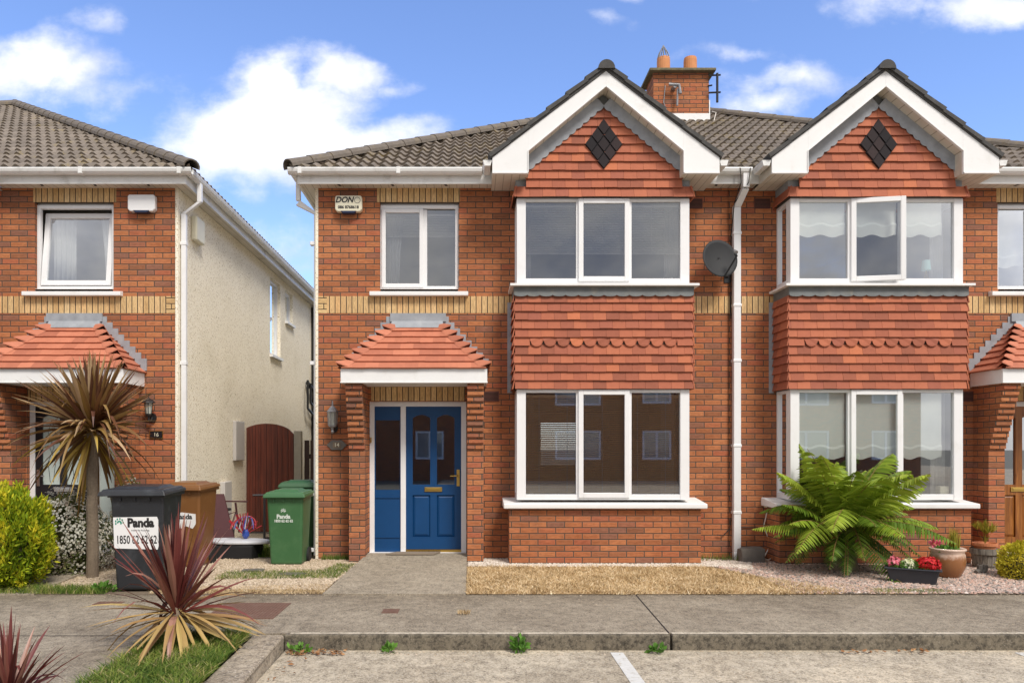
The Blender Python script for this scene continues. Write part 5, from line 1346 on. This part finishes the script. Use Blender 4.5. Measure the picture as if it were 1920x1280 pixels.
# ------------------------------------------------------------------ spiky plants
def blade_strip(V, F, Rn, base, d, L, wd, droop, rnd_, segs=6, fold=.35, twist=0):
    d = d.normalized(); side = d.cross(Vector((0, 0, 1)))
    side = (side if side.length > .05 else Vector((1, 0, 0))).normalized()
    side = (Matrix.Rotation(twist, 3, d) @ side)
    i0 = len(V)
    for k in range(segs+1):
        t_ = k/segs
        p_ = base+d*L*t_+Vector((0, 0, -1))*L*droop*t_*t_*(1 if t_ < .6 else 1+(t_-.6)*.8)
        prof = (.35+.65*min(1, t_/.35)) if t_ < .35 else (1-(t_-.35)/.65)**.75
        w_ = wd*max(prof, .03)/2
        up = side.cross(d).normalized()
        V += [p_-side*w_+up*w_*fold, p_-up*0, p_+side*w_+up*w_*fold]
    for k in range(segs):
        a = i0+k*3
        F += [(a, a+1, a+4, a+3), (a+1, a+2, a+5, a+4)]; Rn += [rnd_, min(1, rnd_+.08)]

def spiky(name, label, cat, x, y, z, n_up, n_low, R_, mat_up, mat_low, wd, trunk=None, elev=(5, 88), seed=1, lowel=(-70, 5), group=None, zs=1.):
    rr = random.Random(seed)
    t = lthing(name, label, cat, (x, y, 0), 0, group)
    for nm, n, mt, (e0, e1), pw in (('crown_leaves', n_up, mat_up, elev, .8), ('lower_leaves', n_low, mat_low, lowel, 1.)):
        V, F, Rn = [], [], []
        for k in range(n):
            az = rr.uniform(0, 2*math.pi); f_ = rr.random()**pw; el = R(e0+(e1-e0)*f_)
            d = Vector((math.cos(az)*math.cos(el), math.sin(az)*math.cos(el), math.sin(el)*zs))
            L = R_*rr.uniform(.80, 1.08)*(1 if nm[0] == 'c' else .92)
            b0 = Vector((0, 0, z))+d*.02+Vector((0, 0, rr.uniform(-.04, .05)))
            blade_strip(V, F, Rn, b0, d, L, wd*rr.uniform(.75, 1.2), (rr.uniform(.0, .12) if el > .5 else rr.uniform(.05, .30))+(rr.uniform(.25, .6) if rr.random() < .10 else 0), rr.random(), twist=rr.uniform(-.5, .5))
        mb = MB(); mb.v = [tuple(q) for q in V]; mb.f = F; mb.r = Rn
        mb.build(nm, mt, t, recalc=False)
    if trunk:
        mb = MB(); pts = [(0, 0, 0)]+[(rr.uniform(-.006, .006), rr.uniform(-.006, .006), z*k/14) for k in range(1, 15)]
        mb.tube(pts, [trunk*(1.05-.12*k/14+(.05 if k % 2 else 0)) for k in range(15)], 12); mb.build('trunk', M['bark'], t)
    else:
        mb = MB(); mb.lathe([(.05, 0), (.045, z), (.02, z+.05)], 0, 0, 10); mb.build('stem', M['bark'], t)
    return t
spiky('cordyline_palm', 'tall bronze-leaved spiky palm on a bare trunk in front of the black door', 'palm', -4.33, -1.42, 1.68, 235, 50, .92, M['cordy_brown'], M['cordy_yel'], .068, trunk=.062, elev=(-8, 88), seed=4, lowel=(-74, 0))
spiky('cordyline', 'burgundy spiky plant with tan lower leaves in the kerbed grass bed', 'plant', -2.22, -4.35, .25, 84, 52, .74, M['cordy_red'], M['cordy_low'], .048, elev=(8, 88), seed=11, lowel=(-32, 14), zs=1.12)
spiky('cordyline', 'burgundy spiky plant cut off at the bottom left corner', 'plant', -2.62, -5.75, .02, 42, 10, .50, M['cordy_red'], M['cordy_red'], .034, elev=(35, 88), seed=15, lowel=(10, 30))

# ------------------------------------------------------------------ shrubs
def leafcloud(name, parent, C, rad, n, size, mat, seed, shell=(.7, 1.0), up=.6, lump=.16, zmin=.0, asp=.4, freq=5., face=False):
    rg = np.random.default_rng(seed)
    d = rg.normal(size=(n, 3)); d /= np.linalg.norm(d, axis=1)[:, None]
    ph = rg.uniform(0, 6.28, (7, 3)); K = rg.normal(size=(7, 3))*freq
    lumpv = sum(np.sin(d@K[i]+ph[i, 0]) for i in range(7))/7
    q = rg.uniform(shell[0], shell[1], n)**.6*(1+lump*lumpv*2)
    P_ = d*q[:, None]*np.array(rad)+np.array(C)
    k = P_[:, 2] > zmin; P_, d = P_[k], d[k]; n = len(P_)
    dirv = d*(1-up)+np.array([0, 0, up])+rg.normal(size=(n, 3))*.35; dirv /= np.linalg.norm(dirv, axis=1)[:, None]
    if face:
        dirv = np.cross(d+rg.normal(size=(n, 3))*.35, rg.normal(size=(n, 3))); dirv /= np.linalg.norm(dirv, axis=1)[:, None]
    sd_ = np.cross(dirv, d if face else rg.normal(size=(n, 3))); sd_ /= np.linalg.norm(sd_, axis=1)[:, None]
    L = size*rg.uniform(.6, 1.3, n)[:, None]; W_ = L*asp
    V = np.stack([P_, P_+dirv*L*.5+sd_*W_/2, P_+dirv*L, P_+dirv*L*.5-sd_*W_/2], 1).reshape(-1, 3)
    F = np.arange(n)[:, None]*4+np.arange(4)
    r = np.clip(.5+.35*lumpv[k]*2+rg.normal(size=n)*.2, 0, 1)
    return fastmesh(name, V, F, r, mat, parent)
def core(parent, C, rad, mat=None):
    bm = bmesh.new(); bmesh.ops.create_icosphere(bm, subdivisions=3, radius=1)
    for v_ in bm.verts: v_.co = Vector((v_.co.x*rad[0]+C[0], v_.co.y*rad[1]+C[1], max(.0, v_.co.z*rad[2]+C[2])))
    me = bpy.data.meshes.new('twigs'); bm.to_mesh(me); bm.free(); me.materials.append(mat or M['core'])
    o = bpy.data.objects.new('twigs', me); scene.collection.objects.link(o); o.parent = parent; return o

t = lthing('conifer_shrub', 'round lime-green feathery conifer at the left edge', 'shrub', (-4.90, -2.05, 0))
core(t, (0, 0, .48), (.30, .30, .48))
leafcloud('foliage', t, (0, 0, .50), (.41, .41, .55), 23000, .060, M['conifer'], 3, (.55, 1.0), .62, .20, .01, .30, 6.)
t = lthing('flowering_shrub', 'shrub covered in small white flowers behind the palm trunk', 'shrub', (-4.82, -1.15, 0))
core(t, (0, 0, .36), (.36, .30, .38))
leafcloud('foliage', t, (0, 0, .42), (.54, .42, .50), 9000, .045, M['shrubleaf'], 5, (.4, 1.0), .3, .14, .01, .5)
leafcloud('flowers', t, (0, 0, .42), (.56, .44, .53), 6500, .028, M['petal'], 6, (.88, 1.05), .2, .14, .03, 1.0, face=True)
t = lthing('flowering_shrub', 'upright sprig of the white-flowered shrub right beside the black bin', 'shrub', (-4.20, -.75, 0))
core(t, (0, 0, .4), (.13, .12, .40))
leafcloud('foliage', t, (0, 0, .50), (.22, .2, .56), 3000, .045, M['shrubleaf'], 15, (.4, 1.0), .3, .14, .01, .5)
leafcloud('flowers', t, (0, 0, .50), (.24, .22, .58), 1700, .027, M['petal'], 16, (.88, 1.05), .2, .14, .03, 1.0, face=True)
t = lthing('golden_shrub', 'low golden-yellow shrub at the right edge of the gravel', 'shrub', (6.36, -1.45, 0))
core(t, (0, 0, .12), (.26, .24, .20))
leafcloud('foliage', t, (0, 0, .14), (.34, .32, .31), 9000, .030, M['goldshrub'], 8, (.7, 1.0), .4, .10, .01, .6)

# ------------------------------------------------------------------ tree fern
def fern(x, y, z0):
    rr = random.Random(21)
    t = lthing('tree_fern', 'large green fern with arching fronds in front of the right bay', 'fern', (x, y, 0))
    V, F, Rn = [], [], []; st = MB()
    def frond(az, el, L, droop, tone):
        d0 = Vector((math.cos(az)*math.cos(el), math.sin(az)*math.cos(el), math.sin(el)))
        base = Vector((math.cos(az)*.05, math.sin(az)*.05, z0+rr.uniform(-.15, .12)))
        N = 36; pts = []
        sway = Vector((-math.sin(az), math.cos(az), 0))*rr.uniform(-.12, .12)
        for k in range(N+1):
            q = k/N
            p_ = base+d0*L*q+Vector((0, 0, -1))*L*droop*q*q+sway*q*q*L
            if p_.z < .03: p_.z = .03
            if x+p_.x > 3.85 and y+p_.y > -.50: p_.y = -.50-y
            pts.append(p_)
        st.tube(pts[::4]+[pts[-1]], [.008*(1-.85*k/11) for k in range(len(pts[::4])+1)], 5)
        for k in range(5, N):
            if rr.random() < .06: continue
            q = k/N; tg = (pts[k+1]-pts[k-1]).normalized()
            sd_ = tg.cross(Vector((0, 0, 1)));
            if sd_.length < .05: sd_ = Vector((1, 0, 0))
            sd_.normalize(); up = sd_.cross(tg)
            pl = .225*L/1.1*math.sin(math.pi*min(1, (q*1.02))**.75)**.8+.015
            for s_ in (-1, 1):
                dv = (sd_*s_*.92+tg*.42-up*.20+Vector((rr.uniform(-.06, .06),)*3)).normalized()
                pw = L/N*.52*rr.uniform(.8, 1.1); pl_ = pl*rr.uniform(.88, 1.08)
                c = [pts[k]+dv*pl_*f_+Vector((0, 0, -1))*pl_*.30*f_*f_ for f_ in (0, .3, .65, 1)]
                nrm = dv.cross(tg).normalized(); wv_ = tg*.9+nrm*rr.uniform(-.35, .35)
                i0 = len(V); V.extend([c[0]-wv_*pw*.5, c[0]+wv_*pw*.5, c[1]+wv_*pw, c[1]-wv_*pw, c[2]+wv_*pw*.75, c[2]-wv_*pw*.75, c[3]+wv_*pw*.12, c[3]-wv_*pw*.12])
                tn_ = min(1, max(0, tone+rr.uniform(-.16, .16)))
                F.extend([(i0, i0+1, i0+2, i0+3), (i0+3, i0+2, i0+4, i0+5), (i0+5, i0+4, i0+6, i0+7)]); Rn.extend([tn_]*3)
    n = 0
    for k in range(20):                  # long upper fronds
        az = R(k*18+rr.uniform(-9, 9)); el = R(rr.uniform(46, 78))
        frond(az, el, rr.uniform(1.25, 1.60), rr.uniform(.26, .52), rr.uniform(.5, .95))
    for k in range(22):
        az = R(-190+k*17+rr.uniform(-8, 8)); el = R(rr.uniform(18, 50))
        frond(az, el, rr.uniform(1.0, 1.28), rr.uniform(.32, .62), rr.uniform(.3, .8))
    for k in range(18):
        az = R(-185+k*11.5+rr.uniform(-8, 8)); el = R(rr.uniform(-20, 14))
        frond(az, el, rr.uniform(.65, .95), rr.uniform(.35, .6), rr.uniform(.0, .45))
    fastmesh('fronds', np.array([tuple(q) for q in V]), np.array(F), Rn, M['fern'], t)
    st.build('frond_stems', M['fernstem'], t)
    mb = MB(); mb.lathe([(.17, 0), (.12, .2), (.10, z0-.1), (.06, z0)], 0, 0, 14); mb.build('trunk', M['bark'], t)
fern(4.52, -.88, .56)

# ------------------------------------------------------------------ pots and planter on the right gravel
t = lthing('window_box_planter', 'grey plastic trough planter of red, white and pink flowers', 'planter', (4.83, -1.76, 0), R(-30))
mb = MB(); mb.hexa([(-.25, -.065, .01), (.25, -.065, .01), (.25, .065, .01), (-.25, .065, .01), (-.30, -.10, .20), (.30, -.10, .20), (.30, .10, .20), (-.30, .10, .20)]); mb.build('trough', M['planter'], t, bevel=.015)
mb = MB(); mb.box(-.325, .325, -.118, .118, .195, .215); mb.build('trough_rim', M['planter'], t, bevel=.008)
leafcloud('leaves', t, (0, 0, .22), (.30, .10, .09), 1500, .032, M['weed'], 31, (.3, 1), .5, .1, .2, .6)
leafcloud('pink_flowers', t, (-.21, 0, .27), (.09, .07, .08), 140, .040, M['pink_petal'], 32, (.5, 1), .4, .1, .2, .9, face=True)
leafcloud('cream_flowers', t, (-.05, 0, .26), (.10, .08, .075), 420, .030, M['cream_petal'], 33, (.6, 1), .4, .1, .2, .9, face=True)
leafcloud('red_flowers', t, (.17, 0, .27), (.15, .10, .10), 700, .034, M['red_petal'], 34, (.6, 1), .4, .1, .2, .9, face=True)

t.scale = (.84, .84, .84)
t = lthing('glazed_pot', 'round brown and cream glazed pot with reeds in it', 'plant pot', (5.45, -1.38, 0))
mb = MB(); mb.lathe([(.10, .005), (.135, .04), (.175, .13), (.185, .21), (.175, .28), (.165, .305), (.185, .325), (.19, .34), (.175, .35), (.155, .335), (.15, .30), (.01, .29)], 0, 0, 32); mb.build('pot', M['glaze'], t, smooth=True)
leafcloud('low_leaves', t, (-.04, -.02, .31), (.11, .10, .045), 260, .05, M['weed'], 41, (.3, 1), .5, .1, .29, .6)
V, F, Rn = [], [], []; rr = random.Random(5)
for k in range(110):
    a = rr.uniform(0, 6.28); q = rr.uniform(0, .06); blade_strip(V, F, Rn, Vector((.07+q*math.cos(a), q*math.sin(a), .29)), Vector((rr.uniform(-.14, .14), rr.uniform(-.15, .15), 1)), rr.uniform(.16, .32), .010, 0, rr.random(), 3)
mb = MB(); mb.v = [tuple(q) for q in V]; mb.f = F; mb.r = Rn; mb.build('reeds', M['reed'], t, recalc=False)
leafcloud('pink_bloom', t, (-.06, .12, .38), (.04, .03, .03), 60, .04, M['pink_petal'], 42, (.5, 1), .4, .1, .2, .9)

t = lthing('wooden_tub', 'weathered wooden half-barrel tub in front of the brick pillar', 'plant pot', (6.33, -.72, 0))
mb = MB()
for k in range(16):
    a0, a1 = 2*math.pi*k/16, 2*math.pi*(k+.96)/16
    mb.hexa([(q_*math.cos(a_), q_*math.sin(a_), z_) for z_, r0, r1 in ((.005, .105, .125), (.255, .135, .155)) for q_, a_ in ((r1, a0), (r1, a1), (r0, a1), (r0, a0))])
mb.build('staves', M['tub'], t)
mb = MB(); mb.lathe([(.157, .185), (.163, .19), (.163, .255), (.150, .255)], 0, 0, 28); mb.lathe([(.133, .05), (.137, .05), (.139, .075), (.133, .075)], 0, 0, 28); mb.build('hoops', M['tub'], t)
mb = MB(); mb.lathe([(.10, .20), (.10, .202), (.01, .203)], 0, 0, 20); mb.build('compost', M['soil'], t)
t = lthing('potted_palm', 'terracotta pot with a small fan palm, standing in the wooden tub', 'potted plant', (6.33, -.72, .205))
mb = MB(); mb.lathe([(.10, 0), (.118, .085), (.135, .085), (.138, .12), (.125, .12), (.11, .09), (.01, .085)], 0, 0, 28); mb.build('pot', M['terracotta'], t)
V, F, Rn = [], [], []
for k in range(12):
    az = rr.uniform(0, 6.28); el = R(rr.uniform(35, 80)); d = Vector((math.cos(az)*math.cos(el), math.sin(az)*math.cos(el)*.7, math.sin(el)))
    hub = Vector((0, 0, .10))+d*rr.uniform(.12, .22)
    blade_strip(V, F, Rn, Vector((0, 0, .1)), hub-Vector((0, 0, .1)), (hub-Vector((0, 0, .1))).length, .007, 0, .2, 3)
    sd_ = d.orthogonal().normalized()
    for j in range(13):
        dd = (Matrix.Rotation(R(-65+j*10.8), 3, Vector((0, -1, 0))) @ Vector((0, 0, 1))*.8+d*.5)
        blade_strip(V, F, Rn, hub, dd, rr.uniform(.09, .15), .014, .12, rr.uniform(.3, 1), 3)
mb = MB(); mb.v = [tuple(q) for q in V]; mb.f = F; mb.r = Rn; mb.build('fronds', M['reed'], t, recalc=False)
t = lthing('boot_ornament', 'small dark boot-shaped garden ornament on the gravel by the tub', 'ornament', (6.00, -1.12, 0), R(15))
for s_ in (-1, 1):
    mb = MB(); mb.tube([(s_*.035-.05, -.02, .03), (s_*.035, 0, .035), (s_*.035+.03, 0, .05), (s_*.035+.035, 0, .11)], [.024, .033, .034, .034], 10); mb.build('boot', M['slate'], t)

# ------------------------------------------------------------------ kerb weeds and fallen leaves
def weed(label, x, y, r_, h_, n, seed):
    t = lthing('weed', label, 'weed', (x, y, -.12)); leafcloud('leaves', t, (0, 0, h_*.45), (r_, r_*.6, h_*.6), n, .05, M['weed'], seed, (.3, 1), .5, .15, .0, .6)
    mb = MB(); mb.tube([(0, 0, 0), (.01, 0, h_*.8)], .004, 5); mb.build('stem', M['weed'], t)
weed('bright green weed growing at the kerb below the lawn', .375, -4.06, .05, .12, 90, 51)
weed('low pale weed at the kerb right of the painted line', 1.46, -4.08, .06, .05, 36, 52)
weed('flat pale weed at the kerb below the path', -.66, -4.07, .06, .045, 30, 53)
weed('low green weed among dead leaves at the kerb corner', -1.35, -4.08, .09, .05, 40, 54)
weed('leafy light green weed on the footpath edge under the lime shrub', -4.06+.25, -2.22, .12, .08, 0+130, 55).__class__
bpy.data.objects['weed.004'].location.z = 0
n = 130; P_ = np.concatenate([np.stack([RNG.uniform(-1.45, -1.0, 90), RNG.uniform(-4.16, -4.03, 90), np.full(90, -.112)], 1), np.stack([RNG.uniform(-1.42, -1.2, 20), RNG.uniform(-5.2, -4.2, 20), np.full(20, -.112)], 1), np.stack([RNG.uniform(2.9, 3.6, 40), RNG.uniform(-4.12, -4.03, 40), np.full(40, -.112)], 1)])
a = RNG.uniform(0, 6.28, len(P_)); L = RNG.uniform(.012, .03, len(P_)); c, s_ = np.cos(a)*L, np.sin(a)*L; zz = RNG.uniform(0, .02, (len(P_), 4))
V = np.stack([P_+np.stack([c, s_, zz[:, 0]], 1), P_+np.stack([-s_*.4, c*.4, zz[:, 1]], 1), P_+np.stack([-c, -s_, zz[:, 2]], 1), P_+np.stack([s_*.4, -c*.4, zz[:, 3]], 1)], 1).reshape(-1, 3)
tag(fastmesh('fallen_leaves', V, np.arange(len(P_))[:, None]*4+np.arange(4), RNG.uniform(0, 1, len(P_)), M['deadleaf'], kind='stuff'), 'dead brown leaves gathered along the kerb', 'leaves')

tag(pebbles('road_grit', np.concatenate([scatter([(-1.45, -6), (6, -6), (6, -4.02), (-1.45, -4.02)], 260, -.119), scatter([(-1.45, -4.14), (6, -4.14), (6, -4.01), (-1.45, -4.01)], 420, -.119)]), .003, .010, M['tan_gravel']), 'loose grit scattered on the parking bay and along the kerb', 'grit')
tag(pebbles('path_grit', np.concatenate([scatter([(-5, -3.9), (6, -3.9), (6, -2.4), (-5, -2.4)], 160, .001), scatter([(-4, -2.42), (6, -2.42), (6, -2.34), (-4, -2.34)], 260, .001)]), .003, .009, M['tan_gravel']), 'loose grit scattered on the footpath', 'grit')
# ------------------------------------------------------------------ houses across the street, which the windows mirror
for i, x0 in enumerate((-22, -11, 0, 11)):
    t = thing('terraced_house', 'red brick house across the street behind the viewer', 'house', (x0, -27, 0), group='houses across the street')
    mb = MB(); hs = [(x0+1.2, x0+2.6, 3.6, 4.8), (x0+4, x0+6.2, 3.5, 4.8), (x0+8.2, x0+9.6, 3.6, 4.8), (x0+1.4, x0+2.4, .1, 2.2), (x0+4, x0+6.2, .9, 2.3), (x0+8.2, x0+9.6, .9, 2.3)]
    wall_holes(mb, x0, x0+10.6, -.16, 5.1, hs, lambda a_, b_, d_: (a_, -27-d_, b_), .1); mb.box(x0, x0+10.6, -35, -27.3, -.16, 5.1)
    mb.build('wall', M['brick'], t, recalc=False)
    mb = MB(); mb.add([(x0-.3, -26.7, 5.05), (x0+10.9, -26.7, 5.05), (x0+10.9, -31, 8), (x0-.3, -31, 8), (x0-.3, -35.3, 5.05), (x0+10.9, -35.3, 5.05)], [(0, 1, 2, 3), (3, 2, 5, 4)]); mb.build('roof', M['roof'], t, recalc=False)
    mb = MB(); mb.box(x0-.3, x0+10.9, -26.72, -26.66, 4.95, 5.12); mb.build('fascia', M['paint'], t)
    for (a_, b_, c_, d_) in hs:
        mb = MB(); mb.frame(a_, b_, c_, d_, -27.09, -27.03, .10); mb.box((a_+b_)/2-.05, (a_+b_)/2+.05, -27.09, -27.03, c_+.1, d_-.1); wn_ = mb.build('window', M['pvc'], t)
        mb = MB(); mb.add([(a_, -27.08, c_), (b_, -27.08, c_), (b_, -27.08, d_), (a_, -27.08, d_)], [(0, 1, 2, 3)]); mb.build('pane', M['streetpane'], wn_, recalc=False)

for o in bpy.data.objects:
    if '_loc' in o: del o['_loc']
scene.cycles.max_bounces = 8; scene.cycles.transparent_max_bounces = 16
